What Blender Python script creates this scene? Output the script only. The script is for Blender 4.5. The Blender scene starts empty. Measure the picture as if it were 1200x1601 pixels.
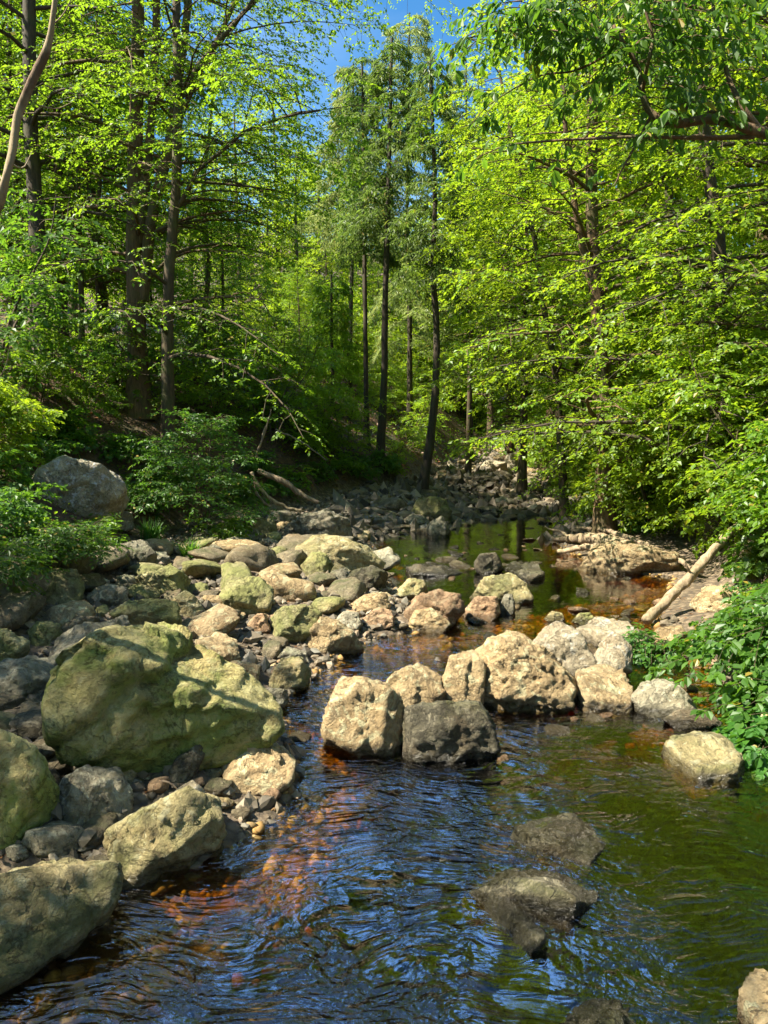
import bpy, bmesh, math, random
import numpy as np
from mathutils import Vector

# ------------------------------------------------------------------ camera, sky, sun, exposure
scene = bpy.context.scene
CAM_H = 2.2
PITCH = math.radians(7.5)
FPX = 1210.0                      # focal length in pixels of the 1200x1601 photo
cam_d = bpy.data.cameras.new("camera")
cam = bpy.data.objects.new("camera", cam_d)
scene.collection.objects.link(cam)
cam.location = (0, 0, CAM_H)
cam.rotation_euler = (math.pi / 2 - PITCH, 0, 0)
cam_d.sensor_fit = 'VERTICAL'
cam_d.sensor_height = 24.0
cam_d.lens = 24.0 * FPX / 1601.0
cam_d.clip_end = 600
cam_d.clip_start = 0.05
scene.camera = cam

SUN = Vector((-0.60, -0.13, 0.79)).normalized()      # direction towards the sun
elev = math.asin(SUN.z)
world = bpy.data.worlds.new("World")
scene.world = world
world.use_nodes = True
wn, wl = world.node_tree.nodes, world.node_tree.links
wn.clear()
wo = wn.new('ShaderNodeOutputWorld')
bg = wn.new('ShaderNodeBackground')
sky = wn.new('ShaderNodeTexSky')
sky.sky_type = 'NISHITA'
sky.sun_disc = False
sky.sun_elevation = elev
sky.sun_rotation = math.atan2(SUN.x, SUN.y)
sky.air_density = 1.3
sky.dust_density = 0.15
sky.ozone_density = 4.5
tc = wn.new('ShaderNodeTexCoord')
mp = wn.new('ShaderNodeMapping')
mp.inputs['Scale'].default_value = (1.0, 1.0, 2.2)
cn = wn.new('ShaderNodeTexNoise')
cn.inputs['Scale'].default_value = 3.2
cn.inputs['Detail'].default_value = 7
cn.inputs['Roughness'].default_value = 0.6
cr = wn.new('ShaderNodeMapRange')
cr.inputs['From Min'].default_value = 0.42
cr.inputs['From Max'].default_value = 0.78
cm = wn.new('ShaderNodeMix'); cm.data_type = 'RGBA'
cm.inputs['B'].default_value = (8.5, 9.3, 10.5, 1)
wl.new(tc.outputs['Generated'], mp.inputs['Vector'])
wl.new(mp.outputs[0], cn.inputs['Vector'])
wl.new(cn.outputs['Fac'], cr.inputs['Value'])
csep = wn.new('ShaderNodeSeparateXYZ'); wl.new(tc.outputs['Generated'], csep.inputs[0])
cz = wn.new('ShaderNodeMapRange'); cz.inputs['From Min'].default_value = .44; cz.inputs['From Max'].default_value = .56
cz.inputs['To Min'].default_value = .12; cz.inputs['To Max'].default_value = .62
wl.new(csep.outputs['Z'], cz.inputs['Value'])
cmul = wn.new('ShaderNodeMath'); cmul.operation = 'MULTIPLY'
wl.new(cr.outputs[0], cmul.inputs[0]); wl.new(cz.outputs[0], cmul.inputs[1])
wl.new(cmul.outputs[0], cm.inputs['Factor'])
shs = wn.new('ShaderNodeHueSaturation'); shs.inputs['Saturation'].default_value = 1.3
wl.new(sky.outputs[0], shs.inputs['Color'])
wl.new(shs.outputs[0], cm.inputs['A'])
# bright blue glow painted high in the sky, added for the stream to mirror
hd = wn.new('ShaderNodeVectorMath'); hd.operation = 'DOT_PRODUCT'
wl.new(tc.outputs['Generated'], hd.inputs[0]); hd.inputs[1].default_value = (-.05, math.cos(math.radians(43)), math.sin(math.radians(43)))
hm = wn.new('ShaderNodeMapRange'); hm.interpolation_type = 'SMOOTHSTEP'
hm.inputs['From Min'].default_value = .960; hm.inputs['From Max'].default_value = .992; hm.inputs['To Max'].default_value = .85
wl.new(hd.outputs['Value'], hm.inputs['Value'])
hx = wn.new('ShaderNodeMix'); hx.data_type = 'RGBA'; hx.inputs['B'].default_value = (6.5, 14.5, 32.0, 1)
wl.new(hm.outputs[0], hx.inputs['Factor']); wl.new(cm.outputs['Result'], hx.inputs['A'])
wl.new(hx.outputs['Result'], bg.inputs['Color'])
bg.inputs['Strength'].default_value = 0.056
wl.new(bg.outputs[0], wo.inputs['Surface'])

sun_d = bpy.data.lights.new("sun", 'SUN')
sun_d.energy = 5.0
sun_d.angle = math.radians(0.55)
sun_d.color = (1.0, 0.92, 0.76)
sun = bpy.data.objects.new("sun", sun_d)
scene.collection.objects.link(sun)
sun.rotation_euler = SUN.to_track_quat('Z', 'Y').to_euler()
sun.location = (-20, -5, 30)

scene.view_settings.view_transform = 'Standard'
scene.view_settings.look = 'None'
scene.view_settings.exposure = 1.86
scene.view_settings.gamma = 1.0
cy = scene.cycles
cy.max_bounces = 7
cy.diffuse_bounces = 3
cy.glossy_bounces = 3
cy.transmission_bounces = 5
cy.transparent_max_bounces = 10
cy.volume_bounces = 0
cy.caustics_reflective = False
cy.caustics_refractive = False
cy.sample_clamp_indirect = 4.0
cy.use_adaptive_sampling = True
cy.adaptive_threshold = 0.02
cy.use_denoising = True
try:
    cy.denoiser = 'OPENIMAGEDENOISE'
    cy.denoising_input_passes = 'RGB_ALBEDO_NORMAL'
except Exception:
    pass

# ------------------------------------------------------------------ geometry helpers
CAMV = np.array([0.0, 0.0, CAM_H])
CP, SP = math.cos(PITCH), math.sin(PITCH)
FWD = np.array([0, CP, -SP]); UP = np.array([0, SP, CP]); RIGHT = np.array([1.0, 0, 0])

def ray(px, py):
    return FWD + RIGHT * ((px - 600.0) / FPX) - UP * ((py - 800.5) / FPX)

def G(px, py, z=0.0):
    d = ray(px, py)
    return CAMV + d * ((z - CAM_H) / d[2])

def AT(px, py, Y):
    d = ray(px, py)
    return CAMV + d * (Y / d[1])

_tab = np.random.RandomState(7)
_perm = _tab.permutation(4096)
_grad = _tab.normal(size=(4096, 3)); _grad /= np.linalg.norm(_grad, axis=1)[:, None]
def pn(P, seed=0):
    P = np.asarray(P, float)
    i = np.floor(P).astype(np.int64); f = P - i
    u = f * f * f * (f * (f * 6 - 15) + 10)
    out = 0
    for dx in (0, 1):
        for dy in (0, 1):
            for dz in (0, 1):
                h = _perm[(_perm[(_perm[(i[:, 0] + dx + seed * 31) & 4095] + i[:, 1] + dy) & 4095] + i[:, 2] + dz) & 4095]
                g = _grad[h]
                d = g[:, 0] * (f[:, 0] - dx) + g[:, 1] * (f[:, 1] - dy) + g[:, 2] * (f[:, 2] - dz)
                w = (u[:, 0] if dx else 1 - u[:, 0]) * (u[:, 1] if dy else 1 - u[:, 1]) * (u[:, 2] if dz else 1 - u[:, 2])
                out = out + w * d
    return out * 1.6
def pn2(x, y, s=1.0, seed=0):
    x = np.asarray(x, float)
    return pn(np.stack([x.ravel() * s, np.asarray(y, float).ravel() * s, np.full(x.size, 0.37)], 1), seed).reshape(x.shape)

def mesh_np(name, V, F, mats=None, smooth=False, rnd=None):
    """V (n,3); F list of arrays (m,k) -> mesh"""
    if not isinstance(F, (list, tuple)): F = [F]
    me = bpy.data.meshes.new(name)
    V = np.asarray(V, np.float32)
    me.vertices.add(len(V)); me.vertices.foreach_set("co", V.ravel())
    F = [np.asarray(f, np.int32) for f in F if len(f)]
    nl = sum(f.size for f in F); npz = sum(len(f) for f in F)
    me.loops.add(nl); me.loops.foreach_set("vertex_index", np.concatenate([f.ravel() for f in F]))
    tot = np.concatenate([np.full(len(f), f.shape[1], np.int32) for f in F])
    st = np.concatenate([[0], np.cumsum(tot)[:-1]]).astype(np.int32)
    me.polygons.add(npz)
    me.polygons.foreach_set("loop_start", st)
    me.polygons.foreach_set("loop_total", tot)
    me.polygons.foreach_set("use_smooth", np.full(npz, bool(smooth)))
    if rnd is not None:
        a = me.attributes.new("rnd", 'FLOAT', 'FACE')
        a.data.foreach_set("value", np.asarray(rnd, np.float32))
    me.update(calc_edges=True)
    if mats: me.materials.append(mats)
    return me

def link(name, data, parent=None, loc=(0, 0, 0)):
    o = bpy.data.objects.new(name, data)
    scene.collection.objects.link(o)
    o.location = loc
    if parent: o.parent = parent
    return o

def tag(o, label=None, cat=None, group=None, kind=None):
    if label: o["label"] = label
    if cat: o["category"] = cat
    if group: o["group"] = group
    if kind: o["kind"] = kind
    return o

def copy_tree(o, parent=None):
    c = o.copy(); scene.collection.objects.link(c)
    if parent: c.parent = parent
    for ch in list(o.children): copy_tree(ch, c)
    return c

class Tubes:
    def __init__(s): s.V, s.F, s.n = [], [], 0
    def add(s, P, R, k=8, jit=0.0, rng=None, cap=True):
        P = np.asarray(P, float); R = np.asarray(R, float); m = len(P)
        T = np.gradient(P, axis=0); T /= np.linalg.norm(T, axis=1)[:, None] + 1e-9
        ref = np.array([0.13, 0.98, 0.1]) if abs(T[0][1]) < .8 else np.array([1.0, 0.1, 0])
        A = np.cross(T, ref); A /= np.linalg.norm(A, axis=1)[:, None] + 1e-9
        B = np.cross(T, A)
        th = np.arange(k) * 2 * np.pi / k
        rr = R[:, None] * np.ones((m, k))
        if jit and rng is not None:
            rr = rr * (1 + jit * rng.uniform(-1, 1, (m, k)))
        V = P[:, None, :] + rr[:, :, None] * (np.cos(th)[None, :, None] * A[:, None, :] + np.sin(th)[None, :, None] * B[:, None, :])
        s.V.append(V.reshape(-1, 3))
        i = np.arange(m - 1)[:, None] * k; j = np.arange(k)[None, :]; j2 = (j + 1) % k
        q = np.stack([i + j, i + j2, i + k + j2, i + k + j], -1).reshape(-1, 4) + s.n
        s.F.append(q); s.n += m * k
    def mesh(s, name, mat, rough=0.0, seed=0, scale=6.0):
        V = np.concatenate(s.V)
        if rough:
            d = np.stack([pn(V * [scale, scale, scale * .4], seed + q) for q in range(3)], 1)
            V = V + rough * d
        return mesh_np(name, V, np.concatenate(s.F), mat, True)

def resample(P, n):
    """Catmull-Rom through points, n samples"""
    P = np.asarray(P, float); m = len(P)
    Q = np.vstack([2 * P[0] - P[1], P, 2 * P[-1] - P[-2]])
    t = np.linspace(0, m - 1 - 1e-6, n); i = np.floor(t).astype(int); f = (t - i)[:, None]
    a, b, c, d = Q[i], Q[i + 1], Q[i + 2], Q[i + 3]
    return .5 * (2 * b + (c - a) * f + (2 * a - 5 * b + 4 * c - d) * f ** 2 + (3 * b - a - 3 * c + d) * f ** 3)

# ------------------------------------------------------------------ materials
def new_mat(name):
    m = bpy.data.materials.new(name); m.use_nodes = True
    m.node_tree.nodes.clear()
    return m, m.node_tree.nodes, m.node_tree.links
def nd(ns, t, **kw):
    n = ns.new(t)
    for k, v in kw.items():
        if hasattr(n, k): setattr(n, k, v)
        else: n.inputs[k].default_value = v
    return n
def inp(n, k, v): n.inputs[k].default_value = v
def ramp(ns, stops):
    r = ns.new('ShaderNodeValToRGB')
    e = r.color_ramp.elements
    while len(e) > 1: e.remove(e[0])
    e[0].position = stops[0][0]; e[0].color = (*stops[0][1], 1)
    for p, c in stops[1:]:
        x = e.new(p); x.color = (*c, 1)
    return r
def noise(ns, ls, vec, scale, detail=4, rough=.55, dist=0.0):
    n = ns.new('ShaderNodeTexNoise'); inp(n, 'Scale', scale); inp(n, 'Detail', detail); inp(n, 'Roughness', rough); inp(n, 'Distortion', dist)
    ls.new(vec, n.inputs['Vector']); return n
def mixc(ns, ls, a, b, f):
    m = ns.new('ShaderNodeMix'); m.data_type = 'RGBA'
    for k, v in (('A', a), ('B', b)):
        if isinstance(v, tuple): m.inputs[k].default_value = (*v, 1)
        else: ls.new(v, m.inputs[k])
    if isinstance(f, float): m.inputs['Factor'].default_value = f
    else: ls.new(f, m.inputs['Factor'])
    return m.outputs['Result']
def mrange(ns, ls, v, a, b, c=0.0, d=1.0):
    m = ns.new('ShaderNodeMapRange')
    ls.new(v, m.inputs['Value'])
    m.inputs['From Min'].default_value = a; m.inputs['From Max'].default_value = b
    m.inputs['To Min'].default_value = c; m.inputs['To Max'].default_value = d
    return m.outputs[0]
def math2(ns, ls, op, a, b=None):
    m = ns.new('ShaderNodeMath'); m.operation = op
    for i, v in enumerate((a, b)):
        if v is None: continue
        if isinstance(v, (int, float)): m.inputs[i].default_value = v
        else: ls.new(v, m.inputs[i])
    return m.outputs[0]

def leaf_mat(name, c0, c1, trans=0.5, tcol=None, gloss=.022, rough=.45):
    m, ns, ls = new_mat(name)
    at = nd(ns, 'ShaderNodeAttribute', attribute_name='rnd')
    oi = ns.new('ShaderNodeObjectInfo')
    geo = ns.new('ShaderNodeNewGeometry')
    r = ramp(ns, [(0, c0), (.85, c1), (1.0, tuple(min(1, v * 1.25) for v in c1))])
    big = noise(ns, ls, geo.outputs['Position'], .9, 2)
    s = math2(ns, ls, 'ADD', math2(ns, ls, 'MULTIPLY', at.outputs['Fac'], .62), math2(ns, ls, 'MULTIPLY', big.outputs['Fac'], .38))
    ls.new(s, r.inputs['Fac'])
    hs = ns.new('ShaderNodeHueSaturation')
    ls.new(r.outputs[0], hs.inputs['Color'])
    ls.new(mrange(ns, ls, oi.outputs['Random'], 0, 1, .80, 1.2), hs.inputs['Value'])
    ls.new(mrange(ns, ls, oi.outputs['Random'], 0, 1, .49, .51), hs.inputs['Hue'])
    yl = mixc(ns, ls, hs.outputs[0], (.30, .20, .03), mrange(ns, ls, at.outputs['Fac'], .972, .976, 0, .8))
    dk = mixc(ns, ls, yl, tuple(v * .6 for v in c0), mrange(ns, ls, at.outputs['Fac'], .10, .04, 0, .7))
    d = ns.new('ShaderNodeBsdfDiffuse'); ls.new(dk, d.inputs['Color'])
    t = ns.new('ShaderNodeBsdfTranslucent')
    tc_ = mixc(ns, ls, dk, tcol or (.60, .82, .03), .50)
    ls.new(tc_, t.inputs['Color'])
    mx = ns.new('ShaderNodeMixShader'); inp(mx, 0, trans)
    ls.new(d.outputs[0], mx.inputs[1]); ls.new(t.outputs[0], mx.inputs[2])
    g = ns.new('ShaderNodeBsdfGlossy'); inp(g, 'Roughness', rough); inp(g, 'Color', (.9, .95, .9, 1))
    m2 = ns.new('ShaderNodeMixShader'); inp(m2, 0, gloss)
    ls.new(mx.outputs[0], m2.inputs[1]); ls.new(g.outputs[0], m2.inputs[2])
    o = ns.new('ShaderNodeOutputMaterial'); ls.new(m2.outputs[0], o.inputs['Surface'])
    return m

M = {}
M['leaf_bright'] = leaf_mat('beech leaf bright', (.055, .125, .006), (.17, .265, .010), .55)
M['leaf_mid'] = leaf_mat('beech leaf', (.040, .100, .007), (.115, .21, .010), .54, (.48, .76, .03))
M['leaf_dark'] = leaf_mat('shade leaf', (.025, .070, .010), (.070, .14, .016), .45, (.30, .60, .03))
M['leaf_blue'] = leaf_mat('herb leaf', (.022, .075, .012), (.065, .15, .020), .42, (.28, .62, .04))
M['needle'] = leaf_mat('needles', (.035, .075, .015), (.11, .17, .035), .46, (.38, .58, .08))
M['needle_pale'] = leaf_mat('pale needles', (.08, .125, .025), (.23, .28, .07), .48, (.6, .7, .2))
M['grass'] = leaf_mat('grass blades', (.06, .12, .015), (.16, .22, .03), .4)
M['litter'] = leaf_mat('dead leaves', (.045, .020, .008), (.22, .11, .045), .2, (.35, .18, .05))

_ = 0
def bark_mat(name, c0, c1, moss=0.0, pale=None):
    m, ns, ls = new_mat(name)
    geo = ns.new('ShaderNodeNewGeometry')
    mpn = ns.new('ShaderNodeMapping'); inp(mpn, 'Scale', (1, 1, .22)); ls.new(geo.outputs['Position'], mpn.inputs['Vector'])
    n1 = noise(ns, ls, mpn.outputs[0], 22, 6, .65, .4)
    n2 = noise(ns, ls, geo.outputs['Position'], 3.5, 4)
    r = ramp(ns, [(.30, c0), (.68, c1)]); ls.new(n1.outputs['Fac'], r.inputs['Fac'])
    col = r.outputs[0]
    if pale: col = mixc(ns, ls, col, pale, mrange(ns, ls, n2.outputs['Fac'], .47, .56))
    if moss: col = mixc(ns, ls, col, (.055, .085, .015), math2(ns, ls, 'MULTIPLY', mrange(ns, ls, n2.outputs['Fac'], .45, .7), moss))
    b = ns.new('ShaderNodeBsdfPrincipled'); ls.new(col, b.inputs['Base Color']); inp(b, 'Roughness', .85)
    bp = ns.new('ShaderNodeBump'); inp(bp, 'Strength', .7); inp(bp, 'Distance', .02); ls.new(n1.outputs['Fac'], bp.inputs['Height']); ls.new(bp.outputs[0], b.inputs['Normal'])
    o = ns.new('ShaderNodeOutputMaterial'); ls.new(b.outputs[0], o.inputs['Surface'])
    return m
M['bark'] = bark_mat('brown bark', (.026, .017, .010), (.11, .070, .036), .5)
M['bark_dark'] = bark_mat('dark bark', (.018, .013, .009), (.075, .052, .032), .3)
M['bark_warm'] = bark_mat('warm bark', (.045, .025, .012), (.17, .10, .048), .6)
M['bark_peel'] = bark_mat('peeling dead bark', (.08, .045, .02), (.17, .10, .05), 0, (.28, .21, .12))
M['drift'] = bark_mat('bleached driftwood', (.13, .085, .045), (.38, .29, .18), .35)
M['root'] = bark_mat('grey brown root', (.10, .065, .04), (.34, .25, .16), .3)

def rock_mat(name, base, light, dark, moss=(.09, .115, .03), moss_amt=.4, lichen=.3, wet=True, crack=1.0, stain=(.30, .17, .07), stain_amt=.3, sc=1.0, mossz=.06):
    base = tuple(v * k for v, k in zip(base, (.86, .82, .70))); light = tuple(v * k for v, k in zip(light, (.92, .88, .78))); dark = tuple(v * k for v, k in zip(dark, (.50, .46, .38)))
    m, ns, ls = new_mat(name)
    geo = ns.new('ShaderNodeNewGeometry'); oi = ns.new('ShaderNodeObjectInfo')
    off = ns.new('ShaderNodeVectorMath'); off.operation = 'ADD'
    ls.new(geo.outputs['Position'], off.inputs[0]); cx = ns.new('ShaderNodeCombineXYZ'); ls.new(math2(ns, ls, 'MULTIPLY', oi.outputs['Random'], 40.0), cx.inputs[0]); ls.new(cx.outputs[0], off.inputs[1])
    V = off.outputs[0]
    n1 = noise(ns, ls, V, 3.2 * sc, 8, .62, .5)
    n2 = noise(ns, ls, V, 14 * sc, 8, .7, .6)
    n3 = noise(ns, ls, V, 60, 4, .7)
    col = ramp(ns, [(.25, dark), (.47, base), (.72, light)])
    s = math2(ns, ls, 'ADD', math2(ns, ls, 'MULTIPLY', n1.outputs['Fac'], .55), math2(ns, ls, 'MULTIPLY', n2.outputs['Fac'], .45))
    ls.new(s, col.inputs['Fac'])
    c = col.outputs[0]
    # iron stains
    ns4 = noise(ns, ls, V, 2.3, 5, .6, 1.2)
    c = mixc(ns, ls, c, stain, math2(ns, ls, 'MULTIPLY', mrange(ns, ls, ns4.outputs['Fac'], .50, .68), stain_amt))
    # pale lichen blotches
    vo = noise(ns, ls, V, 7.5, 5, .62, 1.6)
    lf = math2(ns, ls, 'MULTIPLY', mrange(ns, ls, vo.outputs['Fac'], .545, .60), lichen)
    c = mixc(ns, ls, c, tuple(min(.62, v * 1.6) for v in light), lf)
    # moss film
    mf = noise(ns, ls, V, 1.9, 7, .68, .8)
    sep = ns.new('ShaderNodeSeparateXYZ'); ls.new(geo.outputs['Normal'], sep.inputs[0])
    mm = math2(ns, ls, 'ADD', mf.outputs['Fac'], math2(ns, ls, 'MULTIPLY', sep.outputs['Z'], mossz))
    lo = .72 - .45 * moss_amt
    c = mixc(ns, ls, c, moss, math2(ns, ls, 'MULTIPLY', mrange(ns, ls, mm, lo, lo + .14), min(1.0, .55 + .4 * moss_amt)))
    # dark veins/cracks
    wv = ns.new('ShaderNodeVectorMath'); wv.operation = 'MULTIPLY_ADD'
    wv0 = ns.new('ShaderNodeVectorMath'); wv0.operation = 'MULTIPLY_ADD'
    ls.new(n1.outputs['Color'], wv0.inputs[0]); wv0.inputs[1].default_value = (.9, .9, .9); ls.new(V, wv0.inputs[2])
    ls.new(n2.outputs['Color'], wv.inputs[0]); wv.inputs[1].default_value = (.045, .045, .045); ls.new(wv0.outputs[0], wv.inputs[2])
    v2 = ns.new('ShaderNodeTexVoronoi'); v2.feature = 'DISTANCE_TO_EDGE'; inp(v2, 'Scale', 3.4 * sc); ls.new(wv.outputs[0], v2.inputs['Vector'])
    v3 = ns.new('ShaderNodeTexVoronoi'); v3.feature = 'DISTANCE_TO_EDGE'; inp(v3, 'Scale', 9.5 * sc); ls.new(wv.outputs[0], v3.inputs['Vector'])
    ck = mrange(ns, ls, v2.outputs['Distance'], 0, .03)
    ck3 = mrange(ns, ls, v3.outputs['Distance'], 0, .07)
    ckm = math2(ns, ls, 'MULTIPLY', math2(ns, ls, 'SUBTRACT', 1.0, ck), math2(ns, ls, 'MULTIPLY', mrange(ns, ls, mf.outputs['Fac'], .36, .60), .6 * crack))
    c = mixc(ns, ls, c, tuple(v * .35 for v in dark), ckm)
    rk = ns.new('ShaderNodeTexNoise'); rk.noise_type = 'RIDGED_MULTIFRACTAL'; inp(rk, 'Scale', 2.6 * sc); inp(rk, 'Detail', 7); inp(rk, 'Roughness', .62); inp(rk, 'Distortion', 1.3); ls.new(V, rk.inputs['Vector'])
    rkf = mrange(ns, ls, rk.outputs['Fac'], .80, 1.25)
    c = mixc(ns, ls, c, tuple(v * .55 for v in dark), math2(ns, ls, 'MULTIPLY', rkf, .5))
    sp2 = noise(ns, ls, V, 38, 6, .75, .3)
    c = mixc(ns, ls, c, dark, mrange(ns, ls, sp2.outputs['Fac'], .52, .70, 0, .65))
    # per rock tone
    hs = ns.new('ShaderNodeHueSaturation'); ls.new(c, hs.inputs['Color'])
    ls.new(mrange(ns, ls, oi.outputs['Random'], 0, 1, .78, 1.2), hs.inputs['Value'])
    c = hs.outputs[0]
    # wet band at the water line
    sp = ns.new('ShaderNodeSeparateXYZ'); ls.new(geo.outputs['Position'], sp.inputs[0])
    wetf = mrange(ns, ls, math2(ns, ls, 'ADD', sp.outputs['Z'], math2(ns, ls, 'MULTIPLY', n2.outputs['Fac'], -.06)), .012, .045, 1.0, 0.0)
    if wet: c = mixc(ns, ls, c, tuple(v * .22 for v in base), math2(ns, ls, 'MULTIPLY', wetf, .8))
    b = ns.new('ShaderNodeBsdfPrincipled'); ls.new(c, b.inputs['Base Color'])
    inp(b, 'Specular IOR Level', .35)
    if wet: ls.new(mrange(ns, ls, wetf, 0, 1, .78, .22), b.inputs['Roughness'])
    else: inp(b, 'Roughness', .8)
    h = math2(ns, ls, 'ADD', math2(ns, ls, 'MULTIPLY', n2.outputs['Fac'], .9), math2(ns, ls, 'MULTIPLY', n3.outputs['Fac'], .25))
    h = math2(ns, ls, 'ADD', h, math2(ns, ls, 'MULTIPLY', ck, .22 * crack))
    rg_ = ns.new('ShaderNodeTexNoise'); rg_.noise_type = 'RIDGED_MULTIFRACTAL'; inp(rg_, 'Scale', 4.5 * sc); inp(rg_, 'Detail', 5); inp(rg_, 'Distortion', .8); ls.new(V, rg_.inputs['Vector'])
    h = math2(ns, ls, 'ADD', h, math2(ns, ls, 'MULTIPLY', rg_.outputs['Fac'], -.30 * crack))
    h = math2(ns, ls, 'ADD', h, math2(ns, ls, 'MULTIPLY', rkf, -.55))
    # chiselled facets: every cell is a plane with its own tilt
    for fs, fk in ((5.0, 2.6), (13.0, 3.4)):
        vf = ns.new('ShaderNodeTexVoronoi'); inp(vf, 'Scale', fs * sc); ls.new(wv.outputs[0], vf.inputs['Vector'])
        dv = ns.new('ShaderNodeVectorMath'); dv.operation = 'SUBTRACT'; ls.new(wv.outputs[0], dv.inputs[0]); ls.new(vf.outputs['Position'], dv.inputs[1])
        cc = ns.new('ShaderNodeVectorMath'); cc.operation = 'SUBTRACT'; ls.new(vf.outputs['Color'], cc.inputs[0]); cc.inputs[1].default_value = (.5, .5, .5)
        dt = ns.new('ShaderNodeVectorMath'); dt.operation = 'DOT_PRODUCT'; ls.new(dv.outputs[0], dt.inputs[0]); ls.new(cc.outputs[0], dt.inputs[1])
        h = math2(ns, ls, 'ADD', h, math2(ns, ls, 'MULTIPLY', dt.outputs['Value'], fk * sc * crack))
    bp = ns.new('ShaderNodeBump'); inp(bp, 'Strength', 1.0); inp(bp, 'Distance', .05); ls.new(h, bp.inputs['Height']); ls.new(bp.outputs[0], b.inputs['Normal'])
    o = ns.new('ShaderNodeOutputMaterial'); ls.new(b.outputs[0], o.inputs['Surface'])
    return m
R = {}
R['tan'] = rock_mat('sandy rock', (.40, .30, .175), (.56, .46, .30), (.17, .12, .07), moss_amt=.22, lichen=.45)
R['pink'] = rock_mat('pinkish rock', (.38, .25, .16), (.52, .38, .26), (.19, .11, .065), moss_amt=.12, lichen=.25)
R['pale'] = rock_mat('pale rock', (.46, .40, .30), (.60, .55, .44), (.22, .18, .12), moss_amt=.12, lichen=.5)
R['grey'] = rock_mat('grey rock', (.26, .245, .19), (.45, .43, .35), (.10, .095, .07), moss_amt=.3, lichen=.35, stain_amt=.15)
R['olive'] = rock_mat('olive rock', (.42, .365, .20), (.60, .52, .33), (.11, .095, .05), moss=(.13, .135, .045), moss_amt=.55, lichen=.35)
R['mossy'] = rock_mat('mossy rock', (.30, .28, .15), (.50, .45, .27), (.085, .08, .045), moss=(.19, .20, .055), moss_amt=.6, lichen=.2)
R['green'] = rock_mat('green film rock', (.40, .37, .16), (.62, .55, .30), (.10, .11, .045), moss=(.215, .275, .055), moss_amt=.75, lichen=.16, crack=1.0, mossz=-.16)
R['lichen'] = rock_mat('lichen rock', (.54, .50, .40), (.74, .71, .60), (.09, .09, .07), moss=(.09, .10, .045), moss_amt=.25, lichen=.95, stain_amt=.1, crack=1.3)
R['mottle'] = rock_mat('mottled wet rock', (.10, .092, .06), (.24, .22, .16), (.03, .026, .018), moss=(.09, .09, .03), moss_amt=.45, lichen=.95, stain_amt=.2, crack=1.2)
R['dark'] = rock_mat('dark wet rock', (.085, .078, .055), (.20, .185, .14), (.025, .022, .016), moss=(.08, .08, .025), moss_amt=.4, lichen=.55, stain_amt=.2)
R['cobble'] = rock_mat('cobble', (.20, .17, .115), (.36, .31, .22), (.08, .066, .045), moss=(.09, .11, .035), moss_amt=.35, lichen=.25, crack=.5, sc=1.8)

def pebble_mat():
    m, ns, ls = new_mat('mixed gravel')
    at = nd(ns, 'ShaderNodeAttribute', attribute_name='rnd')
    geo = ns.new('ShaderNodeNewGeometry')
    r = ramp(ns, [(0, (.035, .028, .018)), (.35, (.085, .068, .044)), (.6, (.15, .115, .07)), (.78, (.12, .115, .09)), (.92, (.22, .15, .09)), (1, (.32, .27, .19))])
    ls.new(at.outputs['Fac'], r.inputs['Fac'])
    n = noise(ns, ls, geo.outputs['Position'], 35, 5, .7)
    c = mixc(ns, ls, r.outputs[0], (.10, .085, .05), mrange(ns, ls, n.outputs['Fac'], .45, .7, 0, .6))
    b = ns.new('ShaderNodeBsdfPrincipled'); ls.new(c, b.inputs['Base Color']); inp(b, 'Roughness', .7)
    bp = ns.new('ShaderNodeBump'); inp(bp, 'Strength', .5); inp(bp, 'Distance', .01); ls.new(n.outputs['Fac'], bp.inputs['Height']); ls.new(bp.outputs[0], b.inputs['Normal'])
    o = ns.new('ShaderNodeOutputMaterial'); ls.new(b.outputs[0], o.inputs['Surface'])
    return m
M['pebble'] = pebble_mat()

def bed_mat():
    m, ns, ls = new_mat('iron stained bed cobbles')
    at = nd(ns, 'ShaderNodeAttribute', attribute_name='rnd')
    geo = ns.new('ShaderNodeNewGeometry')
    r = ramp(ns, [(0, (.08, .045, .014)), (.4, (.20, .11, .032)), (.7, (.36, .21, .055)), (.93, (.26, .18, .08)), (1, (.38, .26, .10))])
    ls.new(at.outputs['Fac'], r.inputs['Fac'])
    n = noise(ns, ls, geo.outputs['Position'], 30, 5, .7)
    c = mixc(ns, ls, r.outputs[0], (.08, .045, .015), mrange(ns, ls, n.outputs['Fac'], .48, .7, 0, .7))
    b = ns.new('ShaderNodeBsdfPrincipled'); ls.new(c, b.inputs['Base Color']); inp(b, 'Roughness', .8)
    o = ns.new('ShaderNodeOutputMaterial'); ls.new(b.outputs[0], o.inputs['Surface'])
    return m
M['bed'] = bed_mat()

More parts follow.
